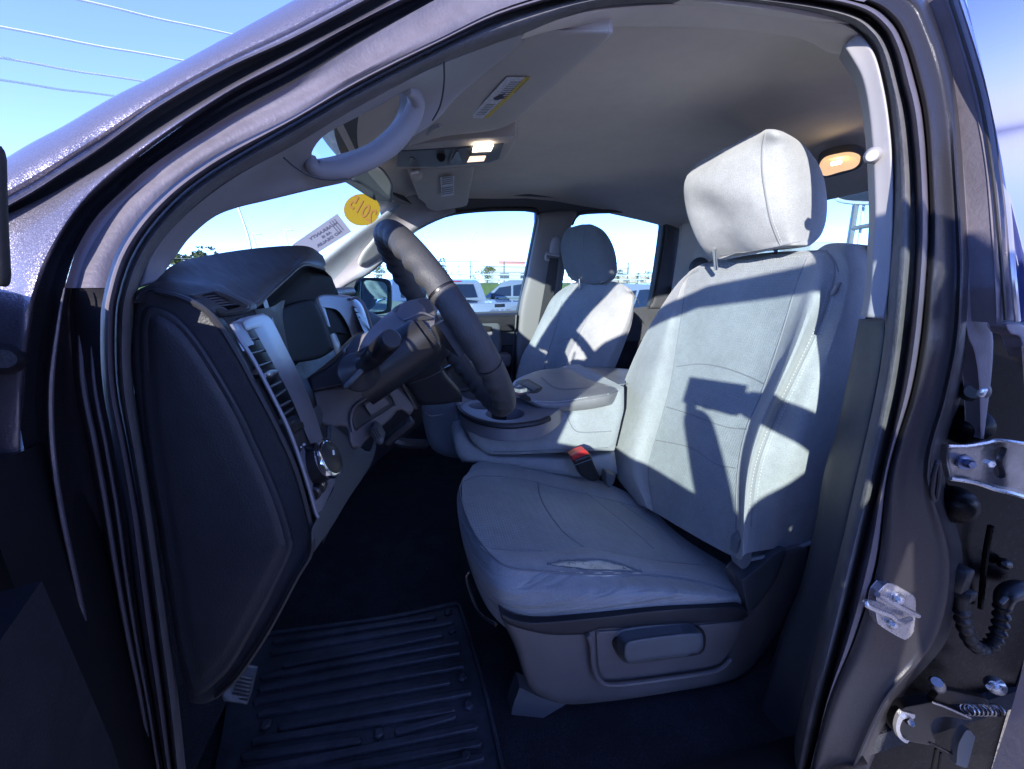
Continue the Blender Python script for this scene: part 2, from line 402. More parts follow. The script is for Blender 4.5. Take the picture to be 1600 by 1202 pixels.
# ================================================================== the ground and the land around
GZ = -0.20
CONC = mat('lot_concrete', (0.46, 0.42, 0.385), 0.85, bump=[(40, .5, .01), (300, .3, .003)], mottle=(1.6, .22))
GRASSM = mat('grass_bank', (0.16, 0.215, 0.035), 0.95, bump=(6, .8, .1), mottle=(.8, .4))
gyz = [(-900, GZ), (4.5, GZ), (6, GZ - .06), (7.6, GZ - .19), (9, GZ - .24), (1400, GZ - .24)]
g = (np.array([(x, y, z) for y, z in gyz for x in (-900, 900)], float), [(2 * i, 2 * i + 1, 2 * i + 3, 2 * i + 2) for i in range(5)])
add('ground', g, CONC, kind='structure')
xs = np.linspace(-120, 160, 57); prof = [(17.5, GZ - .3), (18.2, GZ + .05), (20, .35), (22.5, .95), (24.5, 1.28), (27, 1.36), (60, 1.4), (230, 1.45)]
bv = [(x, y + .5 * math.sin(x * .13), z + (.07 * math.sin(x * .4 + y) if 0 < k < 6 else 0)) for x in xs for k, (y, z) in enumerate(prof)]
bf = [(i * 8 + k, i * 8 + k + 1, (i + 1) * 8 + k + 1, (i + 1) * 8 + k) for i in range(56) for k in range(7)]
add('grass_bank', (np.array(bv), [f[::-1] for f in bf]), GRASSM, kind='structure')

# ================================================================== the truck
TR = empty('pickup_truck', (0.6, 1.335, GZ), label='dark grey crew cab pickup with its doors open and grey cloth seats inside', cat='pickup truck')

# ---- door aperture: painted pillar, flange, groove and weatherstrip running up the front, along the roof and down the middle pillar
c_i = [(290,1225),(277,1100),(264,1000),(250,900),(236,800),(220,700),(206,600),(205,500),(214,450),(232,405),(260,365),(300,325),(345,290),(390,262),(460,224),(560,165),(680,103),(800,56),(950,11),(1100,4),(1240,18),(1319,37),(1349,57),(1367,84),(1379,124),(1389,180),(1396,260),(1396,356),(1391,440),(1382,535),(1368,620),(1342,740),(1310,880),(1280,1000),(1255,1100),(1230,1225)]
c_h = [(272,1225),(258,1100),(245,1000),(232,900),(218,800),(200,700),(182,600),(180,500),(188,450),(205,402),(232,358),(270,315),(315,278),(375,240),(460,191),(560,134),(680,73),(800,20),(950,-15),(1100,-16),(1240,-2),(1332,16),(1374,44),(1394,80),(1407,130),(1419,180),(1427,260),(1430,356),(1427,440),(1417,535),(1404,620),(1378,740),(1342,880),(1314,1000),(1290,1100),(1262,1225)]
c_g = [(258,1225),(238,1100),(221,1000),(207,900),(195,800),(178,700),(160,600),(157,500),(164,450),(180,398),(208,352),(246,310),(292,272),(355,232),(460,180),(560,121),(680,63),(800,8),(950,-28),(1100,-30),(1250,-16),(1350,3),(1394,32),(1416,72),(1432,125),(1444,180),(1451,260),(1454,356),(1449,440),(1440,535),(1424,620),(1388,740),(1372,880),(1336,1000),(1293,1100),(1260,1225)]
c_f = [(234,1225),(214,1100),(192,1000),(172,900),(154,800),(136,700),(116,600),(111,500),(119,450),(135,400),(165,350),(205,305),(265,262),(350,205),(460,150),(560,105),(680,35),(800,-25),(950,-60),(1100,-62),(1260,-45),(1385,-24),(1434,-4),(1456,38),(1476,100),(1487,160),(1494,260),(1500,356),(1503,440),(1497,535),(1480,620),(1452,745),(1482,880),(1459,1000),(1382,1098),(1324,1225)]
c_e = [(184,1225),(159,1100),(138,1000),(117,900),(96,800),(82,700),(80,600),(92,500),(101,450),(120,390),(150,340),(190,300),(250,250),(350,187),(460,129),(560,68),(680,0),(800,-62),(950,-100),(1100,-102),(1265,-80),(1400,-45)]
c_d = [(180,1225),(146,1100),(118,1000),(94,900),(60,800),(37,700),(29,620),(40,520),(57,450),(75,400),(105,350),(140,310),(195,262),(350,152),(460,94),(560,37),(680,-22),(800,-90),(950,-130),(1100,-135),(1270,-110),(1410,-70)]
def wy(c, Y): return [(u, v, Y + tum(v)) for u, v in c]
def ws(c, Ys): return [(u, v, y + tum(v)) for (u, v), y in zip(c, Ys)]
NL = 22
yf = [0.425] * NL + [.42] * 14
bs = [loft([wy(c_d, .406), wy(c_e, .414)], m=6, bulge=[.014])]
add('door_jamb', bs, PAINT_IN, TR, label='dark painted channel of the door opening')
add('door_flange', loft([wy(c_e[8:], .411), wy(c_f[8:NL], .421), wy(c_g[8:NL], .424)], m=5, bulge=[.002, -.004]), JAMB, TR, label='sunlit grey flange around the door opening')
add('door_flange', loft([ws(c_e[:9], [.411] * 9), ws(c_f[:9], [.452] * 6 + [.447, .435, .421]), ws(c_g[:9], [.430] * 6 + [.428, .426, .424])], m=6, bulge=[.010, -.002]), PAINT_IN, TR, label='shaded lower flange of the door opening')  # same flange in darker paint, standing in for the shade below
add('jamb_ridge', tube([mY(u, v, .408) for u, v in c_e[:9]], [.002, .002, .002, .0018, .0004], 6), PAINT, TR)
for t_, r_ in ((.32, .0022), (.72, .0016)):
    add('flange_ridge', tube([mY(a[0] * (1 - t_) + b[0] * t_, a[1], .440 - .012 * t_) for a, b in zip(c_f[:8], c_g[:8])], r_, 6), JAMB, TR)
# middle pillar face (rear half of the loop)
hg = [(u, v, .434 + tum(v)) for u, v in c_g[NL - 2:]]; hf = [(u, v, .4190 + tum(v)) for u, v in c_f[NL - 2:]]
def mid(t, y): return [(a[0] * (1 - t) + b[0] * t, a[1] * (1 - t) + b[1] * t, y + tum(a[1])) for a, b in zip(c_g[NL - 2:], c_f[NL - 2:])]
wrap = [(u + 6, v - 2, .432 + tum(v)) for u, v in c_f[NL - 2:]]; wrap2 = [(u + 30, v - 6, .52 + tum(v)) for u, v in c_f[NL - 2:]]
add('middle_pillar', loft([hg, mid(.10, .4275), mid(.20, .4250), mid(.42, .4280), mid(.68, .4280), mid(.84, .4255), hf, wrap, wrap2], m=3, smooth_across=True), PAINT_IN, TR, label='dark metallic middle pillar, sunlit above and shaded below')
gap = [(u, v, y + tum(v)) for (u, v), y in zip(c_g, [.455] * 36)]
mid2 = [((a[0] + b[0]) / 2, (a[1] + b[1]) / 2, .430 + tum(a[1])) for a, b in zip(c_g, c_h)]
add('flange_bead', loft([gap, [(u, v, y - .018) for u, v, y in mid2], wy(c_h, .452)], m=4, smooth_across=True), JAMB, TR)
sm = [((a[0] * .55 + b[0] * .45), (a[1] * .55 + b[1] * .45), .432 + tum(a[1])) for a, b in zip(c_h, c_i)]
inn = [(u + (800 - u) * .004, v + (560 - v) * .012, .52 + tum(v)) for u, v in c_i]
add('weatherstrip', loft([wy(c_h, .462), [(u, v, y - .004) for u, v, y in sm], wy(c_i, .470), inn], m=4, smooth_across=True), SEAL, TR, label='grey rubber seal round the door opening')
add('seal_lip', loft([[(u, v, y + .02) for u, v, y in wy(c_h, .448)], [(u * .8 + a * .2, v * .8 + b * .2, .444 + tum(v)) for (u, v), (a, b) in zip(c_h, c_i)]], m=2), RUBBER, TR)

# ---- outer windscreen pillar and roof edge
a_ = [(-70,297),(0,252),(50,222),(100,196),(175,152),(250,114),(350,60),(450,5),(560,-55),(680,-120)]
b_ = [(-70,366),(0,328),(50,300),(95,271),(155,232),(245,168),(350,108),(455,60),(560,5),(680,-58)]
c_ = [(-70,392),(0,352),(50,325),(100,296),(170,254),(245,203),(350,139),(455,82),(560,28),(680,-38)]
def am(t, y): return [(p[0] * (1 - t) + q[0] * t, p[1] * (1 - t) + q[1] * t, y + tum(p[1])) for p, q in zip(a_, b_)]
back_a = [(u + 6, v + 6, .46 + tum(v)) for u, v in a_]
add('windscreen_pillar', loft([back_a, [(u, v, .42 + tum(v)) for u, v in a_], am(.12, .400), am(.4, .382), am(.7, .376), am(.9, .378), [(u, v, .384 + tum(v)) for u, v in b_], [(u + 3, v + 5, .40 + tum(v)) for u, v in b_]], m=3, smooth_across=True), PAINT, TR, label='sparkling metallic paint on the windscreen pillar')
add('pillar_groove', loft([[(u, v, .392 + tum(v)) for u, v in b_], [(u + 3, v + 7, .394 + tum(v)) for u, v in c_]], m=5, bulge=[.012]), RUBBER, TR)
dl = c_d[5:17]
jU = [(-70,396),(0,356),(50,329),(100,299),(170,257),(245,206),(350,142),(455,85),(560,31),(680,-36)]
jL = [(-70,930),(22,760),(33,640),(49,490),(104,352),(197,260),(350,152),(460,94),(560,37),(680,-20)]
add('front_jamb_panel', loft([[(u, v - 6, .408 + tum(v)) for u, v in jU], [(u, v, .396 + tum(v)) for u, v in jU], [(a_u * .5 + b_u * .5, a_v * .5 + b_v * .5, .394 + tum(a_v * .5 + b_v * .5)) for (a_u, a_v), (b_u, b_v) in zip(jU, jL)], [(u, v, .404 + tum(v)) for u, v in jL], [(u + 3, v + 2, .412 + tum(v)) for u, v in jL]], m=5, smooth_across=True), PAINT, TR, label='brightly sunlit painted panel ahead of the door opening')
add('hinge_bolt', lathe(mY(4,561,.372), mY(6,561,.392), [(0, .001), (.0, .007), (.5, .010), (.8, .0125), (1, .0125)], 20), PAINT_IN, TR)

# ---- roof skin, roof frame and cab shell
rx = np.linspace(.0, 1.62, 13); ry = np.linspace(.60, 2.07, 15)
def roofz(x, y): return 1.905 - .09 * ((y - 1.335) / .82) ** 4 - .10 * max(0, (-.02 - x) / .28) ** 2 - .05 * max(0, (x - 1.35) / .3) ** 2
rv = np.array([(x, max(y, .60 + .13 * min(1.4, max(0, (.26 - x) / .25))), roofz(x, y)) for x in rx for y in ry]); rf = [(i * 15 + j, (i + 1) * 15 + j, (i + 1) * 15 + j + 1, i * 15 + j + 1) for i in range(12) for j in range(14)]
add('roof_panel', solid((rv, rf), -.012, (0, 0, 1)), PAINT, TR)
# strip between the aperture and the roof skin
top = [mY(u, v, .42 + tum(v)) for u, v in c_d[16:22]]
rail = [(max(p[0], .0), .605, roofz(max(p[0], .0), .605) - .004) for p in top]
add('roof_rail', loft([[tuple(p) for p in top], rail], m=2, world=True), PAINT, TR)
fl = [(-.25, .60, 1.80), (.2, .60, 1.82), (1.5, .60, 1.82)]


# ---- headliner (seen from below)
lx = np.array([-.16, -.10, 0, .12, .25, .4, .55, .7, .85, 1.0, 1.1, 1.2, 1.3, 1.4, 1.5]); ly = np.linspace(.60, 2.13, 25)
def linerz(x, y):
    e = min(y - .60, 2.13 - y)
    z = 1.836 - .032 * max(0, 1 - e / .12) ** 2
    z -= .075 * max(0, (.16 - x) / .3) ** 1.6
    z -= .10 * (max(0, x - .88) / .55) ** 1.3
    z += .006 * math.sin(7 * x + 1) * math.sin(5 * y) + .010 * math.exp(-((x - .62) / .1) ** 2) - .008 * math.exp(-((x - .80) / .06) ** 2)
    return z
lv = np.array([(x, max(y, .60 + .22 * min(1, max(0, (.08 - x) / .2))), linerz(x, y)) for x in lx for y in ly]); lf = [(i * 25 + j, i * 25 + j + 1, (i + 1) * 25 + j + 1, (i + 1) * 25 + j) for i in range(14) for j in range(24)]
add('headliner', solid((lv, lf), .012, (0, 0, 1)), LINER, TR, label='grey brown cloth roof lining')
up = [(820,47,1),(870,30),(950,12),(1100,5),(1240,19),(1319,38),(1352,60,1),(1334,60,1),(1315,86,1),(1292,81),(1270,68),(1244,59),(1187,51),(1112,45),(1000,42),(957,42),(880,45),(812,62,1)]
add('roof_side_lining', sheet(up, [(820,47,.595),(950,12,.615),(1100,5,.625),(1319,38,.60),(1315,86,.655),(1187,51,.675),(1000,42,.68),(830,55,.645)], step=9, thick=.02, r=14, h=.012, tdir=(0, .6, .8)), LINER, TR)
# rear header above the back window and the back wall of the cab
add('back_wall', sheet([(1085,330,1),(1180,312,1),(1300,302,1),(1400,283,1),(1470,270,1),(1470,900,1),(1085,900,1)], lambda u, v: 1.50 - .02, step=25, thick=.04, mode=mX, tdir=(1, 0, 0), smooth=False,
    holes=[[(1170,327,1),(1300,299),(1420,274,1),(1440,420,1),(1170,420,1)]]), LINER, TR)
add('back_window', sheet([(1165,323,1),(1425,270,1),(1445,425,1),(1165,425,1)], lambda u, v: 1.515, step=60, thick=.004, mode=mX, tdir=(1, 0, 0), smooth=False), GLASSS, TR, label='back window with a view of a sign')
add('back_window_frame', tube([mX(1165,329,1.475), mX(1300,300,1.475), mX(1425,273,1.475)], .008, 6), RUBBER, TR)

# ---- windscreen, its pillars inside
wsd = [(-.62, .45, 1.27), (-.36, .55, 1.47), (-.06, .70, 1.755)]; wsp = [(-.62, 2.20, 1.27), (-.36, 2.11, 1.47), (-.06, 1.97, 1.755)]
def bow(t, k): return [tuple(V3(a) * (1 - t) + V3(b) * t + V3((-k, 0, 0))) for a, b in zip(wsd, wsp)]
WS = [wsd, bow(.12, .06), bow(.3, .11), bow(.5, .13), bow(.7, .11), bow(.88, .06), wsp]
add('windscreen', loft(WS, per=6, m=4, world=True, smooth_across=True), GLASSW, TR, label='clear windscreen with stickers on the inside')
def wpt(t, z):     # a point of the windscreen surface: t across, z height
    s_ = (z - 1.27) / (1.755 - 1.27); a = cr_open(wsd, 24); b = cr_open(wsp, 24)
    ia = np.array([np.interp(z, a[:, 2], a[:, k]) for k in range(3)]); ib = np.array([np.interp(z, b[:, 2], b[:, k]) for k in range(3)])
    return ia * (1 - t) + ib * t + V3((-.13 * math.sin(math.pi * t) ** .8, 0, 0))
hd = [tuple(p[2]) for p in WS]
add('windscreen_header', solid(loft([[(x, y, z + .004) for x, y, z in hd], [(x - .05, y, z + .055) for x, y, z in hd], [(x - .02, y, z + .10) for x, y, z in hd]], m=3, world=True), .05, (1, 0, 0)), TRIM_DK, TR)

tr = [(214,451,1),(232,406),(260,366),(300,326),(345,291),(390,263),(460,225),(560,166),(680,104),(800,57),(819,47,1),(810,73),(782,95),(740,130),(712,154),(684,186),(656,207),(624,225),(590,246),(560,270),(546,283,1),(532,287),(490,296),(420,313),(367,326),(332,341),(297,371),(276,399),(262,418),(250,440,1)]
hole = [(487,246),(490,232),(508,211),(545,190),(590,167),(628,145),(640,148),(640,168),(631,190),(610,213),(588,229),(560,240),(523,250),(496,252)]
tdep = [(214,450,.478),(262,416,.545),(532,287,.69),(460,224,.545),(680,103,.585),(656,206,.715),(819,47,.62),(800,73,.645),(420,313,.63),(332,340,.585),(345,291,.52),(590,246,.72),(560,166,.565)]
add('pillar_trim', sheet(tr, tdep, step=8, thick=.03, r=12, h=.010, holes=[hole], tdir=(-.5, .5, .2), hole_round=False, back=False), TRIM, TR, label='light grey windscreen pillar trim with a grab handle')
# grab handle: the bar on the cabin side of the opening
gb = [(486,244),(488,258),(500,266),(530,266),(562,255),(592,240),(618,219),(640,190),(650,165),(646,148),(636,142)]
gy = [.655, .655, .66, .668, .675, .68, .682, .68, .672, .655, .635]
add('grab_handle', tube([mY(u, v, y - .012) for (u, v), y in zip(gb, gy)], [.006, .0105, .0125, .0135, .014, .014, .0145, .014, .0125, .010, .006], 14), TRIM, TR, label='light grey grab handle on the pillar')
for (u, v, w) in [(430,302,424)]:
    add('trim_seam', tube([mY(444,247,.545), mY(462,262,.575), mY(488,276,.60), mY(520,281,.625), mY(548,280,.665)], .0012, 5), TRIM_DK, TR)
add('trim_seam', tube([mY(694,98,.585), mY(694,130,.62), mY(688,165,.655), mY(676,188,.688)], .0012, 5), TRIM_DK, TR)
# far pillar
fp = [(490,470,1),(498,411,1),(560,362),(600,333),(627,311,1),(650,300),(705,320),(712,331,1),(680,345),(640,368),(603,405),(575,429),(553,440),(530,456),(520,480,1)]
add('pillar_trim', sheet(fp, [(498,411,2.10),(627,311,1.98),(712,331,2.06),(640,367,2.13),(575,428,2.16),(520,480,2.17),(560,380,2.10)], step=7, thick=.03, r=10, h=.03), TRIM, TR, label='sunlit light grey pillar trim beyond the steering wheel')
fh = [(563,408),(568,396),(588,381),(597,379),(606,388),(596,400),(578,411),(567,412)]
add('grab_handle', sheet([(575,383),(590,366),(606,358),(612,372),(604,392),(585,408),(566,417),(559,410),(566,394)], [(563,408,2.10),(606,362,2.03),(600,392,2.11)], step=4, thick=.03, r=7, h=.02), VISOR, TR)

# ---- sun visors, overhead console, mirror
vz = lambda u, v: 1.776
vis = [(640,228,1),(690,214),(740,208),(772,203),(796,195),(815,181),(862,140),(915,92),(943,68),(957,52),(952,46,1),(890,46),(830,50),(740,120),(690,160)]
V1 = add('sun_visor', sheet(vis, lambda u, v: 1.772 - .00012 * max(0, 760 - u), step=8, thick=.022, r=10, h=.012, mode=mZ, tdir=(0, 0, 1)), VISOR, TR, label='folded grey cloth sun visor with a warning label')

add('warning_label', sheet([(733,185,1),(792,121,1),(820,121,1),(755,185,1)], lambda u, v: 1.7695, step=20, thick=.0006, mode=mZ, tdir=(0, 0, 1), smooth=False), PAPER, V1)
add('warning_stripe', sheet([(756,185,1),(821,121,1),(829,122,1),(764,184,1)], lambda u, v: 1.7694, step=20, thick=.0006, mode=mZ, tdir=(0, 0, 1), smooth=False), YELS, V1)
add('lettering', put_text('WARNING', (814.5,134.5), (7.5,-7.6), (-4,-4.2), .62, mZ, 1.7685, lift=.001), INKD, V1)
ln = []
for k in range(9):
    t = k / 9; a0 = (797 - 26 * t, 128 + 29 * t)
    ln.append(sheet([(a0[0], a0[1], 1), (a0[0] + 17, a0[1] - .2, 1), (a0[0] + 16.4, a0[1] + .9, 1), (a0[0] - .6, a0[1] + 1, 1)], lambda u, v: 1.7692, step=20, thick=0, mode=mZ, smooth=False))
for k in range(7):
    t = k / 7; a0 = (760 - 18 * t, 163 + 18 * t)
    ln.append(sheet([(a0[0], a0[1], 1), (a0[0] + 14, a0[1] - .2, 1), (a0[0] + 13.4, a0[1] + .7, 1), (a0[0] - .6, a0[1] + .8, 1)], lambda u, v: 1.7692, step=20, thick=0, mode=mZ, smooth=False))
ln.append(sheet([(771,153),(784,147),(791,146),(785,150),(789,152),(777,157),(772,156)], lambda u, v: 1.7692, step=3, thick=0, mode=mZ))
add('small_print', ln, INKG, V1, kind='stuff')
add('visor_pivot', tube([mZ(668,207,1.765), mZ(676,198,1.764), mZ(688,193,1.764)], .007, 8), TRIM, V1)

oc = [(612,236,1),(650,226),(720,217),(800,212),(808,216,1),(796,240),(784,254,1),(700,262),(619,264,1)]
OC = add('overhead_console', sheet(oc, lambda u, v: 1.774 - .0002 * (v - 240), step=7, thick=.035, r=8, h=.01, mode=mZ, tdir=(0, 0, 1), holes=[]), VISOR, TR, label='roof console with two lit map lamps')
inner = [(622,237,1),(704,232,1),(787,225,1),(779,249,1),(765,254,1),(681,261,1),(621,261,1)]
add('console_panel', sheet(inner, lambda u, v: 1.7715 - .0002 * (v - 240), step=8, thick=.004, r=3, h=.002, mode=mZ, tdir=(0, 0, 1), smooth=False), SLATE, OC)
add('recess', sheet([(636,260,1),(641,247,1),(643,246,1),(656,253),(680,258),(684,260,1)], lambda u, v: 1.7685, step=5, thick=.002, mode=mZ, tdir=(0, 0, 1)), BLKP, OC)
add('recess', sheet([(704,254,1),(713,237,1),(716,237,1),(724,254,1)], lambda u, v: 1.7685, step=5, thick=.002, mode=mZ, tdir=(0, 0, 1)), BLKP, OC)
add('console_ridge', tube([mZ(700,257,1.766), mZ(708,235,1.766), mZ(712,233,1.766), mZ(737,231,1.766), mZ(729,253,1.766)], .0022, 6), TRIM_DK, OC)
add('button', lathe(mZ(689,246,1.762), mZ(689,246,1.772), [(0, .010), (.3, .0125), (1, .0125)], 18), GLOSSB, OC)
add('map_lamp', sheet([(741,230,1),(771,228,1),(767,236.5,1),(738,238,1)], lambda u, v: 1.7665, step=5, thick=.004, r=2.5, h=.002, mode=mZ, tdir=(0, 0, 1)), LAMPW, OC, label='brightly lit map lamp')
add('map_lamp', sheet([(733,246,1),(759,245,1),(756,252,1),(729,254,1)], lambda u, v: 1.7665, step=5, thick=.004, r=2.5, h=.002, mode=mZ, tdir=(0, 0, 1)), LAMPW2, OC, label='dimly lit map lamp')
add('lamp_switch', sheet([(736,240,1),(765,238.5,1),(764,243,1),(734,244.5,1)], lambda u, v: 1.7675, step=5, thick=.003, mode=mZ, tdir=(0, 0, 1)), BROWN, OC)

pv = [(636,264,1),(690,262),(741,259,1),(738,280),(733,300),(731,318),(724,323),(700,327),(682,330),(668,325),(663,315),(655,312),(650,298),(642,279)]
V2 = add('sun_visor', sheet(pv, lambda u, v: 1.774 - .0004 * (v - 262), step=7, thick=.022, r=7, h=.012, mode=mZ, tdir=(0, 0, 1)), VISOR, TR, label='folded grey sun visor with a small white label, farther side')
add('warning_label', sheet([(688,277.5,1),(710,274.5,1),(709,305,1),(690,307.5,1)], lambda u, v: 1.7725 - .0004 * (v - 262) - .006, step=20, thick=.0006, mode=mZ, tdir=(0, 0, 1), smooth=False), PAPER, V2)
add('small_print', [sheet([(690.5,278.5 + k * 3.1,1),(708,276 + k * 3.1,1),(708,277 + k * 3.1,1),(690.5,279.6 + k * 3.1,1)], lambda u, v: 1.7715 - .0004 * (v - 262) - .006, step=20, thick=0, mode=mZ, smooth=False) for k in range(9) if k not in (4,)], INKG, V2, kind='stuff')
add('visor_pivot', lathe(mZ(651,272,1.755), mZ(651,272,1.772), [(0, .010), (.4, .018), (1, .02)], 18), VISOR, V2)
add('visor_clip', tube([mZ(643,271,1.752), mZ(653,269,1.750)], .0035, 8), WHITE, V2)

MI = add('rear_view_mirror', sheet([(549,276,1),(556,262),(572,255,1),(590,257,1),(602,268),(613,287),(614,300),(612,316,1),(600,309),(566,287),(553,283)], [(553,280,1.30),(590,258,1.24),(612,316,1.36)], step=5, thick=.05, r=4, h=.008, tdir=(-1, .25, .1)), SLATE, TR, label='rear view mirror hanging from the windscreen')
add('mirror_glass', sheet([(563,276,1),(588,259.5,1),(600,270),(611,288),(610,309,1)], [(563,276,1.292),(588,260,1.240),(610,309,1.345)], step=6, thick=.003, r=2, h=.002), mat('dim_mirror', (.52, .52, .50), .2, .7), MI)
add('mirror_stalk', tube([mY(560,268,1.36), mY(548,262,1.40), mY(542,254,1.42)], .012, 8), BLKP, MI)

# ---- stickers on the windscreen
DY = lambda u, v: 1.52 - .0009 * (v - 327) + .0006 * (u - 565)
add('round_sticker', sheet([(565.5 + 28.5 * math.cos(a * math.pi / 8), 328 + 25 * math.sin(a * math.pi / 8)) for a in range(16)], DY, step=5, thick=.001), YEL, TR, label='round yellow sticker with the year written on it')
add('lettering', put_text('2015', (566,327.5), (18.5,14), (15,-27), 1.0, mY, DY, mirror=True, bold=.012, lift=.002), INK, bpy.data.objects['round_sticker'])
LS = [(527,334,1),(549,362,1),(500,393,1),(470,412,1),(440,406,1),(459,381,1)]
add('window_label', sheet(LS, DY, step=12, thick=.001, smooth=False), LILAC, TR, label='pale lilac printed label on the windscreen')
wl_ = bpy.data.objects['window_label']
for k, (tx, sz) in enumerate((('WARRANTY', .60), ('AS IS', .52), ('NO DEALER', .55))):
    add('lettering', put_text(tx, (505 + k * 4.8, 361 + k * 6), (13,-8.2), (-6.5,-9), sz, mY, DY, mirror=True, bold=.01, lift=.002), INKG, wl_)
add('ruled_lines', [sheet([(514 + k * 3.6,347 - k * 2.3,1),(515 + k * 3.6,346.4 - k * 2.3,1),(530 + k * 3.6,364 - k * 2.3,1),(529 + k * 3.6,364.6 - k * 2.3,1)], lambda u, v: DY(u, v) - .002, step=20, thick=0, smooth=False) for k in range(3)], INKG, wl_, kind='stuff')

# ---- dome lamp on the rear of the lining
DM = add('dome_lamp', sheet([(1276,262),(1282,250),(1300,243),(1325,239),(1343,242),(1349,251),(1342,263),(1318,272),(1290,278),(1278,274)], [(1276,262,1.752),(1345,250,1.738),(1310,240,1.752),(1310,277,1.735)], step=5, thick=.02, r=6, h=.008, mode=mZ, tdir=(0, 0, 1)), TRIM_DK, TR, label='lit amber dome lamp at the rear of the roof lining')
add('lens', sheet([(1280,261),(1288,251),(1305,246),(1326,243),(1341,247),(1343,254),(1334,263),(1312,269),(1290,275),(1281,270)], [(1276,262,1.745),(1345,250,1.731),(1310,240,1.745),(1310,277,1.728)], step=4, thick=.008, r=5, h=.006, mode=mZ, tdir=(0, 0, 1)), LAMPD, DM)
add('bulb', tube([mZ(1300,256.5,1.731), mZ(1313,253.5,1.729)], .0045, 8), LAMPB, DM)

# ---- middle pillar trim on the near side
bt = [(1339,53,1),(1352,62),(1367,86),(1378,124),(1388,180),(1395,260),(1395,356),(1390,440),(1382,498,1),(1353,496,1),(1360,450),(1363,390),(1366,337),(1364,262),(1360,206),(1354,157),(1345,120),(1330,92),(1317,72,1)]
add('pillar_trim', sheet(bt, [(1339,53,.60),(1317,72,.617),(1354,157,.583),(1364,262,.545),(1360,450,.505),(1390,440,.480),(1395,300,.515),(1378,124,.556),(1367,86,.572)], step=6, thick=.05, r=5, h=.005, tdir=(.6, .6, 0)), TRIM, TR, label='light grey trim of the near middle pillar, half sunlit')
add('trim_plug', lathe(mY(1363,243,.541), mY(1364,243,.550), [(0, .008), (.4, .011), (1, .012)], 16), TRIM, TR)
bl = [(1346,500,1),(1382,500,1),(1381,535),(1367,620),(1341,740),(1309,880),(1279,1000),(1254,1100),(1230,1225,1),(1150,1225,1),(1190,1100),(1225,990),(1252,925),(1275,830),(1290,745),(1311,675),(1332,577)]
add('pillar_trim', sheet(bl, [(1346,500,.56),(1382,500,.482),(1341,740,.482),(1290,745,.56),(1230,1225,.482),(1160,1225,.56),(1252,930,.56),(1279,1000,.482)], step=10, thick=.03, r=12, h=.014, tdir=(.6, .6, 0)), TRIM_DK, TR, label='charcoal lower trim of the near middle pillar')
# ---- far side of the cab: door panels with windows, pillars
def fy(u, v): return 2.235 - .13 * max(0, (487 - v) / 160)
far = [(470,700,1),(470,470,1),(553,438,1),(575,424,1),(604,400,1),(640,358,1),(680,325,1),(720,308,1),(900,300,1),(1100,302,1),(1100,820,1),(470,820,1)]
w1 = [(540,500,1),(556,440),(575,429),(603,405),(640,368),(680,345),(715,334),(770,329),(830,329),(838,333),(838,345),(822,425),(809,486,1),(760,488),(640,492)]
w2 = [(893,352),(900,340),(915,334),(970,332),(1026,336),(1034,340),(1034,362),(1018,468),(1012,478),(985,482),(872,486,1),(880,438)]
add('far_door_panel', sheet(far, fy, step=16, thick=.04, holes=[w1, w2]), TRIM_DK, TR, label='dark inner panels of the far doors')
add('side_window', sheet([(530,505,1),(553,436,1),(600,400,1),(645,360,1),(715,329,1),(840,326,1),(842,340,1),(812,490,1)], lambda u, v: fy(u, v) + .03, step=60, thick=.004, smooth=False), GLASSS, TR, label='front window of the far door, trucks parked beyond')
add('side_window', sheet([(868,490,1),(890,345,1),(905,330,1),(1040,332,1),(1036,370,1),(1016,486,1)], lambda u, v: fy(u, v) + .03, step=60, thick=.004, smooth=False), GLASSS, TR, label='rear window of the far door')
add('window_seal', tube([mY(*q, fy(*q) - .004) for q in [(715,332),(770,327),(830,327),(839,332),(840,345),(824,425),(811,487)]], .010, 8), RUBBER, TR)
add('window_seal', tube([mY(*q, fy(*q) - .004) for q in [(893,352),(900,339),(915,332),(970,330),(1028,334),(1037,340),(1037,362),(1020,468),(1013,481)]], .009, 8), RUBBER, TR)
add('belt_sill', solid(loft([[(540,500,2.20),(700,492,2.20),(812,489,2.20)], [(540,512,2.16),(700,500,2.16),(812,496,2.16)], [(540,530,2.18),(700,520,2.18),(812,516,2.18)]], m=3, smooth_across=True), .03), DASH2, TR)
bp = [(841,336,1),(852,332),(900,331),(893,350),(885,390),(878,440),(866,500,1),(856,600,1),(806,600,1),(812,490),(826,425),(840,350)]
add('pillar_trim', sheet(bp, [(841,336,2.06),(893,350,2.07),(866,500,2.14),(812,490,2.15),(806,600,2.17),(856,600,2.16)], step=7, thick=.03, r=9, h=.018), mat('shade_grey_pillar_trim', (.20, .19, .185), .55, bump=(1400, .18, .0006)), TR, label='light grey far middle pillar with a seat belt')  # darker than the other trim, missing shade put into its colour
add('belt_guide', sheet([(862,378),(866,371),(874,370),(876,380),(874,398),(866,400),(860,395)], 2.04, step=4, thick=.02, r=5, h=.01), TRIM, TR)
add('belt_ring', tube([mY(874,400,2.025), mY(859,397,2.025), mY(854,397,2.025), mY(853,405,2.025), mY(858,407,2.025)], .007, 8), TRIM, TR)
add('seat_belt', solid(loft([[(859,403,2.03),(853,440,2.05),(846,480,2.07),(832,560,2.10)], [(873,404,2.03),(869,440,2.05),(863,480,2.07),(856,560,2.10)]], m=2), .004), BELT, TR, label='dark belt webbing on the far pillar')
cp_ = [(1037,336,1),(1063,340),(1066,352),(1050,470),(1043,482,1),(1012,482,1),(1022,465),(1038,372)]
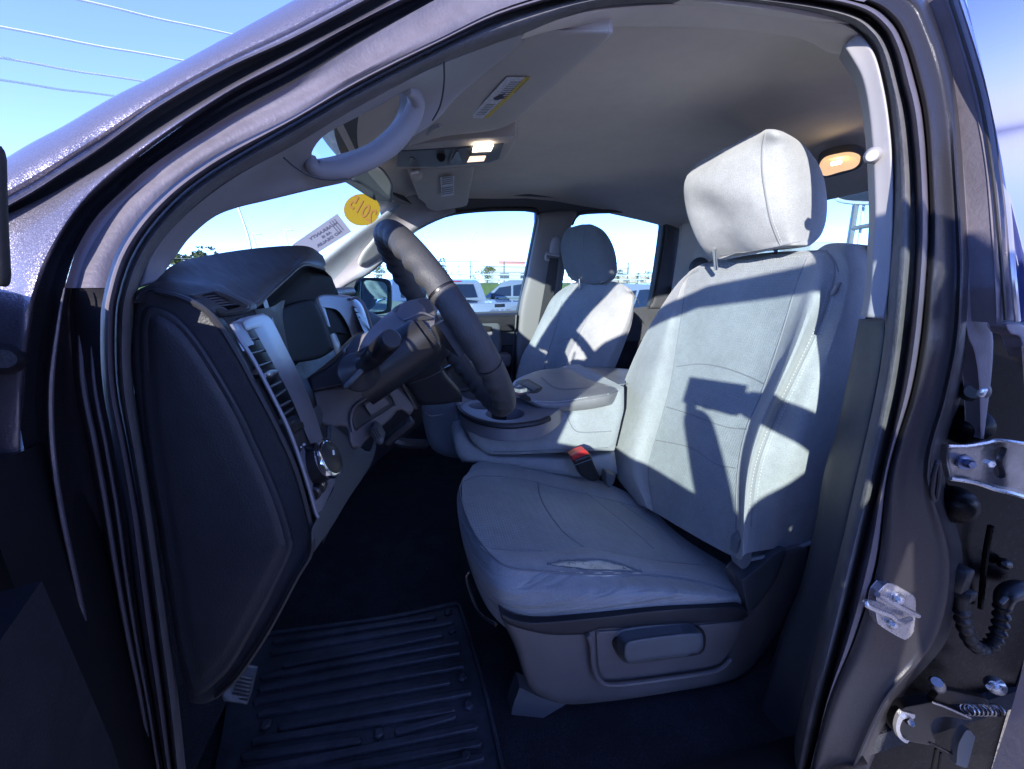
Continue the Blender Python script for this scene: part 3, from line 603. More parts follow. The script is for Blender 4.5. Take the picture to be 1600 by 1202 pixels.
add('pillar_trim', sheet(cp_, lambda u, v: fy(u, v) - .02, step=6, thick=.03, r=6, h=.012), TRIM_DK, TR, label='dark grey rear pillar trim beside the far rear window')
add('pillar_seal', tube([mY(*q, fy(*q) - .05) for q in [(1058,338),(1067,344),(1066,365),(1052,470)]], .014, 8), RUBBER, TR)
add('quarter_trim', sheet([(1066,335,1),(1170,322,1),(1170,470,1),(1050,480,1),(1066,372)], [(1066,335,2.06),(1170,322,1.75),(1170,470,1.75),(1050,480,2.12)], step=12, thick=.03), LINER, TR)
add('belt_guide', lathe(mY(1092,418,1.90), mY(1094,418,1.98), [(0, .03), (.2, .05), (1, .055)], 20), TRIM_DK, TR)
# far door detail: pocket, arm rest
add('pull_pocket', sheet([(728,503),(765,500),(778,502),(782,511),(780,556),(730,560)], lambda u, v: 2.165, step=5, thick=.03, r=5, h=.012, holes=[[(735,512),(764,510),(770,516),(768,550),(735,552)]]), SLATE, TR)
add('pull_cup', sheet([(735,512),(764,510),(770,516),(768,552),(735,552)], lambda u, v: 2.205, step=5, thick=.01, r=5, h=-.01), TRAY, TR)
add('arm_rest', sheet([(770,556),(796,554),(799,560),(798,570),(794,573),(774,573)], lambda u, v: 2.10, step=4, thick=.10, r=4, h=.01), BROWN, TR)
add('door_seam', tube([mY(807,492,2.14), mY(802,560,2.13), mY(799,610,2.12)], .006, 6), BLKP, TR)
add('far_sill', box((.3, 2.28, .75), (2.6, .06, 1.0), bev=.02), PAINT, TR)
# mirror on the far door
OM = add('door_mirror', sheet([(560,444,1),(566,435),(590,434),(606,437),(612,446),(612,480),(606,489),(572,493),(563,487)], [(560,444,2.36),(612,446,2.42),(590,490,2.38)], step=4, thick=.10, r=4, h=.012, tdir=(-1, .15, 0)), BLKP, TR, label='black door mirror outside the far window, reflecting trees')
mg = sheet([(567,442),(590,440),(602,443),(605,452),(604,480),(600,486),(574,488),(568,484)], [(560,444,2.352),(612,446,2.412),(590,490,2.372)], step=6, thick=.003)
add('mirror_glass', mg, MIRR, OM)
add('mirror_sail', sheet([(545,500,1),(530,470,1),(551,448,1),(563,440,1),(562,500,1)], lambda u, v: 2.25, step=12, thick=.03, smooth=False), BLKP, OM)

# ---- floor, firewall, carpet
add('cab_floor', box((.35, 1.36, .405), (2.3, 1.78, .06)), CARPET, TR)
add('carpet', sheet([(200,930,1),(640,860,1),(1000,850,1),(1300,940,1),(1300,1230,1),(200,1230,1)], lambda u, v: .438, step=30, thick=.01, mode=mZ, tdir=(0, 0, -1)), CARPET, TR, label='dark navy carpet on the cab floor')
add('firewall', box((-.60, 1.36, .80), (.06, 1.75, .95)), CARPET, TR)
add('toe_board', box((-.66, 1.30, .60), (.42, 1.45, .04), (0, .75, 0)), CARPET, TR)
PDL = add('foot_pedal', sheet([(344,1084,1),(372,1052,1),(396,1058,1),(386,1101,1),(350,1096,1)], [(344,1084,.585),(396,1058,.61),(386,1101,.585)], step=6, thick=.02, r=3, h=.004), SLATE, TR, label='ribbed foot pedal by the dash end panel')
for k in range(6):
    add('rib', tube([mY(360 - k * 1.6 + 10, 1059 + k * 6.2, .588), mY(393 - k * 1.2, 1064 + k * 6.0, .588)], .0016, 6), DASH2, PDL)
add('sill_step', box((.2, .455, .43), (1.3, .09, .09), bev=.02), BLKP, TR)
add('far_floor_side', box((.35, 2.22, .72), (2.3, .04, .7)), CARPET, TR)
add('back_panel', box((1.50, 1.36, .9), (.05, 1.7, 1.0)), CARPET, TR)

# ---- floor mat (lies loose on the carpet)
MT = empty('floor_mat', (-.2, .8, .45), None, 'dark rubber floor mat with raised ribs in the driver footwell', 'floor mat')
mo = [(365,1000),(420,990),(600,968),(700,946),(713,945),(722,960),(755,1070),(790,1225,1),(330,1225,1),(350,1130)]
add('mat_base', sheet(mo, lambda u, v: .452, step=16, thick=.008, mode=mZ, tdir=(0, 0, -1)), MATR, MT)
add('mat_rim', tube([mZ(*q, .455) for q in [(420,990),(600,966),(700,945),(714,945),(722,960),(755,1070),(790,1225)]], .006, 6, per=8), MATR, MT)
def bar(u0, v0, u1, v1, w=.017, h=.009):
    a, b = V3(mZ(u0, v0, .452)), V3(mZ(u1, v1, .452)); d = b - a; L = np.linalg.norm(d); ang = math.atan2(d[1], d[0]); n = 6
    pr = [];  hw = w / 2
    out = [(L / 2 + hw * math.sin(t), -hw * math.cos(t)) for t in np.linspace(0, math.pi, n)] + [(-L / 2 - hw * math.sin(t), hw * math.cos(t)) for t in np.linspace(0, math.pi, n)]
    vs = []; m_ = (a + b) / 2
    for s_, z in ((1, 0), (.86, h * .8), (.62, h)):
        for x, y in out:
            xx = x if abs(x) < L / 2 else math.copysign(L / 2 + (abs(x) - L / 2) * s_, x); yy = y * s_
            vs.append((m_[0] + xx * math.cos(ang) - yy * math.sin(ang), m_[1] + xx * math.sin(ang) + yy * math.cos(ang), .452 + z))
    N_ = len(out); f = [(r * N_ + i, r * N_ + (i + 1) % N_, (r + 1) * N_ + (i + 1) % N_, (r + 1) * N_ + i) for r in range(2) for i in range(N_)] + [tuple(2 * N_ + i for i in range(N_))]
    return np.array(vs), f
for q in [(432,1004,678,966),(428,1021,705,974),(446,1042,688,994),(412,1060,714,1005),(410,1079,716,1021),(402,1098,722,1042),(408,1118,700,1068),(440,1140,732,1084),(400,1160,706,1112),(384,1185,560,1160),(622,1146,708,1122),(378,1212,742,1138),(520,1205,748,1164),(600,1222,752,1186)]:
    add('rib', bar(*q), MATR, MT)
for q in [(706,986),(722,1060),(732,1104),(592,1148),(700,958),(728,1184),(440,1072),(416,1135)]:
    p = V3(mZ(*q, .452)); add('nub', lathe(p, p + V3((0, 0, .010)), [(0, .013), (.6, .013), (1, .008)], 6), MATR, MT)

# ================================================================== dashboard
DB = empty('dashboard', (-.35, 1.3, 1.2), TR, 'black grained dashboard with silver vent bezel and end panel')
# end panel facing the open door
ef = [(209,474,1),(216,455),(240,452),(285,463),(327,487),(362,540),(397,603),(432,670),(460,732),(470,757),(482,800),(489,835),(488,866),(467,902),(421,986),(374,1056),(341,1089),(318,1100),(296,1098,1),(280,1030),(262,920),(246,820),(230,733),(214,640),(205,560)]
add('end_frame', sheet(ef, [(215,455,.468),(397,603,.468),(488,860,.468),(300,1096,.468),(262,920,.468)], step=10, thick=.05, r=9, h=.008, tdir=(-.3, 1, 0)), DASH, DB)
el = [(219,560),(218,510),(226,482),(243,478),(275,492),(308,527),(344,582),(380,645),(404,697),(425,743),(444,792),(457,838),(458,858),(441,897),(406,965),(363,1040),(327,1076),(304,1088),(296,1074),(280,1010),(264,910),(250,820),(236,733),(224,640)]
add('end_panel', sheet(el, lambda u, v: .460, step=9, thick=.012, r=30, h=.008, extra=lambda u, v, d: (.0030 * math.exp(-((d - 14) / 5.0) ** 2) - .004 * min(1, d / 60))), DASH, DB, label='big dark grained end panel of the dashboard')
add('end_lip', tube([mY(u, v, .463) for u, v in [(243,455),(286,466),(330,492),(366,545),(400,607),(435,674),(462,736),(480,800),(487,838),(485,866),(464,902),(419,986),(372,1056),(338,1088)]], .0032, 6), DASH2, DB)
# top pad and instrument hood
tp0 = [(236,447,.50),(271,414,.56),(320,400,.68),(390,389,.84),(450,384,.98),(484,386,1.07),(505,400,1.14)]
tp1 = [(262,440,.515),(300,425,.585),(352,412,.705),(412,404,.845),(462,397,.975),(488,398,1.055),(508,409,1.12)]
tp2 = [(312,441,.555),(345,440,.615),(385,432,.715),(420,420,.815),(458,407,.935),(484,401,1.03),(509,414,1.11)]
tp3 = [(338,447,.58),(368,462,.605),(394,475,.62),(419,455,.725),(444,433,.835),(474,410,.965),(506,417,1.10)]
add('instrument_hood', loft([tp0, tp1, tp2, tp3, [(u + 1, v + 5, y + .004) for u, v, y in tp3], [(u + 2, v + 7, y + .03) for u, v, y in tp3]], m=5, smooth_across=True), DASH, DB, label='black grained hood over the instruments')
add('hood_lip', tube([mY(u, v + 4, y - .002) for u, v, y in tp3], .004, 8), DASH2, DB)
add('hood_underside', loft([[(u + 1, v + 5, y + .02) for u, v, y in tp3], [(u + 12, v + 16, y + .16) for u, v, y in tp3], [(u + 30, v + 60, y + .22) for u, v, y in tp3], [(u + 50, v + 110, y + .2) for u, v, y in tp3]], m=3), GLOSSB, DB)
add('dash_core', sheet([(330,440,1),(400,440,1),(440,560,1),(400,560,1),(350,510,1)], lambda u, v: .72, step=14, thick=.02, smooth=False), BLKP, DB)
tl = [(209,474,1),(213,456),(236,444),(262,439),(310,441,1),(336,447),(360,462),(388,474,1),(392,484),(366,494),(344,496),(327,487),(285,463),(240,453),(222,459,1)]
add('top_end_strip', sheet(tl, [(213,456,.463),(262,439,.50),(310,441,.53),(388,474,.585),(344,496,.50),(240,453,.466),(366,494,.53)], step=6, thick=.02, r=5, h=.006, holes=[[(300,461,1),(337,455,1),(383,478,1),(348,489,1)]]), DASH, DB)
add('vent_frame', sheet([(294,461,1),(320,456),(338,453,1),(364,463),(388,476,1),(386,484),(362,490),(343,491,1),(318,474)], [(294,461,.478),(338,453,.521),(388,476,.566),(343,491,.490)], step=5, thick=.01, r=3, h=.003, holes=[[(306,462,1),(334,457,1),(378,479,1),(348,487,1)]]), DASH2, DB)
add('vent_well', sheet([(300,460,1),(338,454,1),(384,480,1),(346,492,1)], [(294,461,.520),(338,453,.563),(388,476,.606),(343,491,.533)], step=9, thick=.004, smooth=False), BLKP, DB)
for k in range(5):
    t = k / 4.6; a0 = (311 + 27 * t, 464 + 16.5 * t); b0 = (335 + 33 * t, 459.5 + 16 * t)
    add('slat', sheet([(a0[0], a0[1], 1), (a0[0] + 6, a0[1] + .5, 1), (b0[0] + 6, b0[1] + 2.6, 1), (b0[0], b0[1] + 1, 1)], [(294,461,.486),(338,453,.529),(388,476,.574),(343,491,.498)], step=8, thick=.004, smooth=False), SILVER, DB)  # slats coloured silver to stand in for sunlight falling on them
# dash face behind everything
dbk = [(360,505,1),(395,478,1),(440,470),(500,440,1),(520,455,1),(600,500,1),(700,520,1),(760,560,1),(760,640,1),(660,660,1),(590,720,1),(540,775,1),(505,850,1),(480,740),(440,640),(400,560)]
add('dash_face', sheet(dbk, [(360,505,.66),(505,850,.66),(440,470,1.15),(600,500,1.75),(760,600,1.95),(560,700,1.2),(480,640,.90)], step=14, thick=.03), DASH, DB)
# silver bezel with vent and switches
bz = [(360,506,1),(378,497),(400,492,1),(416,505),(445,562),(467,607),(484,650),(497,690),(508,724),(518,766,1),(508,788),(496,811,1),(490,795),(478,750),(455,682),(431,630),(397,565),(375,531)]
bdep = [(360,506,.480),(400,492,.585),(496,811,.482),(518,766,.555),(431,630,.480),(467,607,.600),(455,682,.480),(500,690,.590)]
bdf = fit(bdep)
bh = [(370,521,1),(397,514,1),(431,576),(456,624),(474,668),(492,712),(503,752),(503,768,1),(490,788,1),(480,752),(455,684),(432,634),(402,578),(382,541)]
BZ = add('silver_bezel', sheet(bz, bdf, step=5, thick=.025, r=4, h=.003, holes=[bh], hole_round=True), SILVER, DB, label='satin silver bezel around the vent and light switches')
add('bezel_edge', tube([mY(u, v, .470) for u, v in [(361,507),(376,532),(398,566),(432,631),(456,683),(479,751),(492,797),(497,809)]], .0022, 6), SILVER, DB)
add('vent_cavity', sheet(bh, lambda u, v: bdf(u, v) + .05, step=10, thick=.004), BLKP, DB)
for (a0, b0, a1, b1) in [(378,533,409,527),(390,553,417,546),(400,573,427,564),(419,606,442,595),(427,622,450,606),(435,636,454,626),(440,650,460,636)]:
    d0 = bdf(a0, b0) + .008; d1 = bdf(a1, b1) + .012
    add('slat', sheet([(a0, b0, 1), (a1, b1, 1), (a1 + 1, b1 + 3, 1), (a0 + 1, b0 + 3, 1)], lambda u, v, a0=a0, a1=a1, d0=d0, d1=d1: d0 + (d1 - d0) * (u - a0) / (a1 - a0), step=9, thick=.004, smooth=False, tdir=(-1, .2, 0)), DASH2, DB)
    add('slat_highlight', tube([mY(a0 + 1, b0, d0 - .002), mY(a1, b1, d1 - .002)], .0011, 6), SLATE, DB)  # lighter line painted as the highlight along each slat
add('vent_knob', sheet([(410,586),(416,580),(426,577),(435,579),(434,586),(426,591),(417,593)], lambda u, v: bdf(u, v) - .004, step=3, thick=.02, r=4, h=.008, tdir=(-1, .2, 0)), BLKP, DB)
add('vent_knob_tip', tube([mY(412,588,bdf(412,588) - .012), mY(418,587,bdf(418,587) - .014), mY(422,585,bdf(422,585) - .012)], .0028, 8), CHROME, DB)
sw = [(449,663,1),(470,650,1),(480,676),(496,716),(504,752),(503,768,1),(490,788,1),(481,752),(462,700)]
add('switch_panel', sheet(sw, lambda u, v: bdf(u, v) + .008, step=7, thick=.02, r=3, h=.003, tdir=(-1, .2, 0)), DASH2, DB)
add('rocker', sheet([(456,668,1),(470,661,1),(474,670,1),(460,678,1)], lambda u, v: bdf(u, v) + .002, step=4, thick=.008, r=3, h=.003), BLKP, DB)
for q in [(452.5,676),(471.5,661.5)]:
    add('switch_symbol', sheet([(q[0] - 2, q[1] - 2.6, 1), (q[0] + 2, q[1] - 3.2, 1), (q[0] + 2.2, q[1] + 2.2, 1), (q[0] - 1.8, q[1] + 2.8, 1)], lambda u, v: bdf(u, v) + .0045, step=3, thick=.001, holes=[[(q[0] - 1, q[1] - 1.6, 1), (q[0] + 1, q[1] - 2, 1), (q[0] + 1.1, q[1] + 1.1, 1), (q[0] - .8, q[1] + 1.6, 1)]], smooth=False), WHITE, DB)
for q in [(468.5,711,2.4),(470.5,699,1.7),(475,695,2.4),(479.5,697,1.7)]:
    add('switch_symbol', sheet([(q[0] + q[2] * math.cos(a), q[1] + q[2] * math.sin(a) * .8) for a in np.linspace(0, 5.6, 9)], lambda u, v: bdf(u, v) + .003, step=1.2, thick=.001), WHITE, DB)
# headlamp knob: a stubby drum pointing at the driver
kp = V3(mY(486,727,bdf(486,727) + .010)); ka = V3((.92, -.15, .35)); ka /= np.linalg.norm(ka)
KN = add('headlamp_knob', lathe(kp, kp + ka * .030, [(0, .027), (.7, .0255), (.74, .0262)], 28), BLKP, DB, label='round headlamp knob with a chrome ring')
add('knob_ring', lathe(kp + ka * .0222, kp + ka * .030, [(0, .0262), (.35, .0268), (.8, .0258), (1, .0225)], 28), CHROME, KN)
add('knob_cap', lathe(kp + ka * .028, kp + ka * .034, [(0, .0228), (.5, .0215), (1, .012)], 28), BLKP, KN)
add('knob_mark', tube([kp + ka * .0335 + V3((0, -.004, .010)), kp + ka * .0335 + V3((0, -.004, .004))], .0012, 6), WHITE, KN)
for (u, v) in [(491,768),(499,759)]:
    p = V3(mY(u, v, bdf(u, v) + .008)); add('thumb_wheel', lathe(p + V3((0, -.008, 0)), p + V3((0, .008, 0)), [(0, .007), (.15, .0095), (.85, .0095), (1, .007)], 16), BLKP, DB)
add('switch_symbol', tube([mY(497,772,bdf(497,772)), mY(501,763,bdf(501,763))], .0009, 5), WHITE, DB)
# lower skirt of the dash
sk = [(488,866,1),(486,830),(494,812,1),(508,790),(520,766,1),(512,705),(512,668,1),(540,688),(560,704),(575,712),(584,690),(587,700),(582,720),(566,748),(552,768),(538,790),(519,822)]
add('dash_skirt', sheet(sk, [(488,866,.47),(494,812,.475),(520,766,.56),(512,668,.66),(584,690,.98),(552,768,.75),(519,822,.56),(560,704,.86)], step=8, thick=.02, r=9, h=.02), SLATE, DB)
# instrument face, centre bezel
add('instrument_lens', sheet([(431,520),(440,480,1),(470,470),(490,468,1),(505,500),(520,548,1),(500,560),(470,566),(448,568,1)], [(431,520,.83),(448,568,.80),(490,468,1.06),(520,548,1.06)], step=8, thick=.02, r=6, h=.01), GLOSSB, DB, label='dark instrument lens')
add('cluster_side', sheet([(398,484,1),(424,480),(440,470,1),(436,500),(450,572,1),(440,580),(420,545),(408,510)], [(398,484,.66),(440,470,.80),(450,572,.78)], step=8, thick=.02), DASH, DB)
cb = [(491,464,1),(505,459),(543,463,1),(556,470),(566,480,1),(572,498),(580,520,1),(560,525),(536,545,1),(526,560,1),(512,520),(503,490)]
CB = add('centre_bezel', sheet(cb, [(491,464,1.12),(543,463,1.34),(580,520,1.36),(526,560,1.12),(536,545,1.18)], step=7, thick=.04, r=6, h=.012, holes=[[(504,480,1),(520,482),(530,487),(542,505),(550,526,1),(530,545,1),(520,520)]]), SILVER, DB, label='silver centre stack bezel')
add('centre_screen', sheet([(502,480,1),(520,481),(531,486),(543,505),(552,528,1),(531,547,1),(518,520)], [(491,464,1.135),(543,463,1.355),(580,520,1.375),(526,560,1.135),(536,545,1.195)], step=8, thick=.01), GLOSSB, DB)
add('centre_vent', sheet([(549,474,1),(560,474),(568,482,1),(574,500),(579,518,1),(570,522,1),(562,505)], [(549,474,1.33),(579,518,1.35),(568,482,1.42)], step=4, thick=.03, r=3, h=.004), BLKP, DB)
for k in range(5):
    add('slat', tube([mY(553 + k * 4.2, 480 + k * 8, 1.325), mY(563 + k * 3, 479 + k * 8.4, 1.40)], .0022, 6), DASH2, DB)
add('dash_end_roll', tube([mY(500,470,1.2), mY(512,462,1.3), mY(530,458,1.45), mY(548,456,1.62)], .018, 10), DASH, DB)
add('vent_trim', tube([mY(546,468,1.325), mY(558,466,1.36), mY(570,480,1.36), mY(582,518,1.36)], .005, 6), SILVER, DB)
# dark shelf between the bezel and the column
add('lower_shelf', loft([[(440,598,.74),(480,590,.85),(536,546,1.0)], [(460,610,.72),(486,612,.82),(545,590,.92)], [(470,640,.70),(500,660,.80),(548,640,.90)]], m=4, smooth_across=True), DASH, DB)
add('small_cover', sheet([(487,642),(496,634,1),(503,650,1),(500,670,1),(490,676,1),(485,655)], [(487,642,.68),(503,650,.74),(490,676,.68)], step=5, thick=.01, r=4, h=.004), SLATE, DB)
# knee panel under the column
kn = [(489,612,1),(530,602),(575,592),(606,582,1),(620,600),(638,622),(648,638,1),(640,650,1),(624,640),(610,655),(590,672),(570,690,1),(563,700,1),(552,702),(545,690,1),(541,668),(520,668),(500,664,1)]
kdep = [(489,612,.78),(606,582,.92),(648,638,.90),(560,702,.80),(500,664,.76),(560,640,.80)]
KP = add('knee_panel', sheet(kn, kdep, step=8, thick=.03, r=6, h=.010), BROWN, DB, label='dark taupe knee panel under the steering column')
kd = fit(kdep)
add('panel_recess', sheet([(553,668),(549,650),(556,635),(572,624),(600,609,1),(612,622),(618,632,1),(600,645),(575,660),(556,674,1)], lambda u, v: kd(u, v) - .004, step=6, thick=.01, r=3, h=.004), DASH2, KP)
add('fuse_cover', sheet([(568,632,1),(598,616,1),(609,631,1),(580,650,1)], lambda u, v: kd(u, v) - .012, step=5, thick=.01, r=2.5, h=.003), BROWN, KP)
add('panel_lip', tube([mY(u, v, kd(u, v) - .006) for u, v in [(551,675),(548,655),(553,638),(568,625),(600,607),(613,620),(619,634)]], .003, 6), BROWN, KP)
add('brake_release', sheet([(577,672),(584,665,1),(592,670),(600,684,1),(598,694),(592,695),(582,684)], lambda u, v: .79, step=4, thick=.03, r=5, h=.01), SLATE, DB)
for k in range(3):
    add('grip_rib', tube([mY(581 + k * 3.4, 672 - k * 1.5, .785), mY(589 + k * 3.4, 686 - k * 1.5, .785)], .0022, 6), DASH2, DB)
add('column_rail', sheet([(596,690,1),(640,655,1),(648,664,1),(604,702,1)], lambda u, v: 1.0, step=8, thick=.03, r=3, h=.006), DASH2, DB)
add('heater_duct', tube([mY(600,682,1.2), mY(628,692,1.2), mY(665,694,1.25)], .016, 8), DASH2, DB)
# column shroud
sc1 = [(613,484,.86),(638,470,.88),(669,467,.90),(690,470,.92)]; sc2 = [(583,510,.80),(620,500,.81),(655,492,.82),(681,493,.84)]; sc3 = [(565,535,.775),(610,530,.765),(650,518,.765),(678,508,.785)]; sc4 = [(556,565,.79),(608,562,.77),(648,540,.765),(673,514,.78)]
CS = add('column_shroud', loft([sc1, sc2, sc3, sc4], m=5, smooth_across=True), TRAY, DB, label='grey steering column shroud')
add('shroud_top', sheet([(613,484),(624,476),(640,470,1),(669,467),(681,493),(660,490),(648,491),(636,499,1),(622,496)], [(613,484,.855),(669,467,.885),(636,499,.80),(681,493,.83)], step=5, thick=.02, r=4, h=.006), BROWN, CS)
add('shroud_edge', tube([mY(614,487,.85), mY(628,498,.805), mY(636,499,.795), mY(652,490,.80), mY(664,490,.81), mY(678,496,.82)], .0022, 6), SILVER, CS)
add('shroud_slot', sheet([(644,505,1),(655,495),(668,494),(678,497,1),(662,501),(648,508,1)], lambda u, v: .795, step=4, thick=.01), BLKP, CS)
lb = [(540,546,1),(556,528),(580,518,1),(586,524),(560,556,1),(552,568),(544,562)]
add('shroud_side', sheet(lb, [(540,546,.86),(580,518,.80),(552,568,.80)], step=5, thick=.03, r=5, h=.008), TRAY, CS)
add('shroud_lower', sheet([(480,592,1),(510,576),(540,548,1),(552,570),(560,588),(585,590),(606,580,1),(575,592),(530,603),(489,612,1)], [(480,592,.80),(540,548,.88),(606,580,.86),(530,603,.80)], step=7, thick=.03, r=5, h=.01), DASH2, CS)
cl = [(606,563,1),(640,545),(674,512,1),(690,530),(704,552,1),(690,568),(694,585),(713,607,1),(722,618),(722,628,1),(690,632),(655,634,1),(640,610),(622,588)]
add('column_box', sheet(cl, [(606,563,.90),(674,512,.86),(704,552,.92),(722,628,1.02),(655,634,1.00),(640,590,.94)], step=9, thick=.05, r=7, h=.012), DASH2, CS)
add('column_seam', tube([mY(640,600,.935), mY(668,590,.935), mY(692,578,.945)], .0016, 5), BLKP, CS)
add('column_strap', tube([mY(606,566,.88), mY(628,600,.905), mY(648,636,.92), mY(650,640,.92)], .005, 8), BLKP, CS)
# centre stack foot seen behind the wheel
add('centre_stack', sheet([(655,634,1),(700,600,1),(745,560,1),(790,590,1),(790,640,1),(720,640,1)], lambda u, v: 1.42, step=12, thick=.05), BROWN, DB)
add('stack_pocket', sheet([(694,576,1),(715,567),(728,572,1),(740,605),(722,612),(708,606,1)], lambda u, v: 1.40, step=6, thick=.02, r=3, h=-.01), BLKP, DB)
# stalk
st0, st1 = V3(mY(563,579,.705)), V3(mY(612,529,.585)); sax = st1 - st0
SK = add('indicator_stalk', lathe(st0, st1, [(0, .012), (.30, .0125), (.34, .0155), (.62, .0165), (.64, .0150), (.66, .0165), (.93, .0165), (.985, .0155), (1, .0135)], 26), BLKP, DB, label='black indicator stalk')
add('stalk_boot', lathe(st0 - sax * .10, st0 + sax * .14, [(0, .034), (.25, .035), (.45, .030), (.6, .022), (1, .014)], 26), DASH2, SK)
add('stalk_collar', tube([tuple(st0 - sax * .02 + .034 * (math.cos(a) * V3((.7, 0, .7)) + math.sin(a) * V3((0, 1, 0)))) for a in np.linspace(0, 2 * math.pi, 13)[:-1]], .0045, 8, closed=True), SLATE, SK)
# key barrel / lever stub
add('column_lever', tube([mY(792,607,.98), mY(806,612,.99), mY(818,610,1.02)], .012, 8), CHROME, DB)

# ================================================================== steering wheel
WC = V3((.047, .80, 1.338)); wt = V3((-.513, 0, .858)); wt /= np.linalg.norm(wt); wh = V3((-.125, 1, -.05)); wh -= wt * (wh @ wt); wh /= np.linalg.norm(wh); wnr = np.cross(wh, wt)
if wnr[0] < 0: wnr = -wnr
SW = empty('steering_wheel', tuple(WC), TR, 'black leather steering wheel with finger grips behind the rim')
def wp(a, r, n=0.0): return WC + (wh * math.cos(a) + wt * math.sin(a)) * r + wnr * n
def rimseg(a0, a1, R=.195, r=.0222, mt=WHEELV, nm='rim', lab=None, n=44):
    A = np.linspace(a0, a1, n); vs = []; sg = 22
    for a in A:
        rad = wh * math.cos(a) + wt * math.sin(a)
        for k in range(sg):
            t = 2 * math.pi * k / sg; rr = r
            back = max(0, -math.sin(t))
            rr += .0045 * back * (math.cos(a * 36) * .5) * (1 if abs(math.sin(a)) > .35 else .4)
            vs.append(WC + rad * (R + rr * math.cos(t) * .95) + wnr * rr * math.sin(t))
    f = [(i * sg + k, i * sg + (k + 1) % sg, (i + 1) * sg + (k + 1) % sg, (i + 1) * sg + k) for i in range(n - 1) for k in range(sg)]
    f += [tuple(range(sg)), tuple((n - 1) * sg + k for k in range(sg))[::-1]]
    add(nm, (np.array(vs), f), mt, SW, lab)
G = .010
rimseg(math.radians(160) + G, math.radians(200) - G, r=.0225); rimseg(math.radians(200) + G, math.radians(340) - G, n=80); rimseg(math.radians(-20) + G, math.radians(20) - G); rimseg(math.radians(20) + G, math.radians(160) - G, n=80)
for a in (20, 160, 200, 340): rimseg(math.radians(a) - G * 1.2, math.radians(a) + G * 1.2, r=.0207, mt=BLKP, nm='rim_seam', n=3)
def slab(pts, n0, n1):
    v = [wp(a, r, n0) for a, r in pts] + [wp(a, r, n1) for a, r in pts]; k = len(pts)
    return np.array(v), [tuple(range(k))[::-1], tuple(range(k, 2 * k))] + [(i, (i + 1) % k, k + (i + 1) % k, k + i) for i in range(k)]
for a in (math.pi, 0.0):
    add('spoke', slab([(a - .16, .188), (a - .26, .09), (a - .3, .04), (a + .3, .04), (a + .26, .09), (a + .16, .188)], -.034, -.016), DASH2, SW)
add('hub', lathe(WC - wnr * .10, WC - wnr * .03, [(0, .03), (.3, .038), (.75, .040), (.93, .036), (1, .02)], 30), DASH2, SW)
add('column_tube', lathe(WC - wnr * .20, WC - wnr * .05, [(0, .05), (1, .048)], 20), BLKP, SW)

# ================================================================== centre console / middle seat
CN = empty('centre_console', (.4, 1.35, .9), TR, 'grey cloth centre console with padded lid and cup holders')
cs = [(716,634),(726,668),(738,690),(752,703),(767,710,1),(810,710),(855,708),(960,704,1),(975,640,1),(975,605,1),(940,612),(876,640),(862,652),(845,663),(815,668),(771,664),(740,655)]
csd = [(716,634,1.19),(767,710,1.13),(960,704,1.12),(975,605,1.16),(876,640,1.15),(771,664,1.13),(726,668,1.16)]
add('side_panel', sheet(cs, csd, step=9, thick=.40, r=10, h=.015, tdir=(0, 1, 0), back=False), CLOTH, CN, label='grey cloth side of the console')
csf = fit(csd)
add('seam', tube([mY(u, v, csf(u, v) - .001) for u, v in [(770,706),(810,706),(855,704),(950,700)]], .0014, 5), SEAM, CN)
add('seam', tube([mY(u, v, csf(u, v) - .001) for u, v in [(886,647),(890,660),(898,672),(912,676),(955,674)]], .0014, 5), SEAM, CN)
tt = [(718,634),(728,627),(750,624,1),(800,622,1),(850,620,1),(880,632,1),(874,640),(858,652),(838,660),(800,664),(771,662),(742,654),(722,644)]
trd = lambda u, v: 1.046 - .0004 * (v - 640)
cup = [(758,648),(764,641),(782,638),(806,638),(819,643),(817,651),(800,656),(775,656)]
cup2 = [(732,634),(740,629),(765,629),(790,633),(792,638),(765,640),(742,639)]
add('cup_tray', sheet(tt, trd, step=6, thick=.05, r=5, h=.008, mode=mZ, tdir=(0, 0, -1), holes=[cup, cup2]), TRAY, CN, label='grey tray with cup holders')
for q, cc in ((cup, (789, 647)), (cup2, (762, 634))):
    o_ = outline(q, 4); top_ = [mZ(u, v, trd(u, v) - .003) for u, v in o_]; n_ = len(o_); ctr = np.mean(top_, 0)
    bot_ = [tuple(ctr * .15 + V3(p) * .85 - V3((0, 0, .055))) for p in top_]
    add('cup_holder', (np.array(top_ + bot_), [(i, (i + 1) % n_, n_ + (i + 1) % n_, n_ + i) for i in range(n_)] + [tuple(n_ + i for i in range(n_))]), BLKP, CN)
add('tray_edge', tube([mZ(u, v, trd(u, v) - .006) for u, v in [(717,636),(724,646),(744,657),(772,664),(800,666),(838,661),(858,654)]], .009, 8), DASH2, CN)
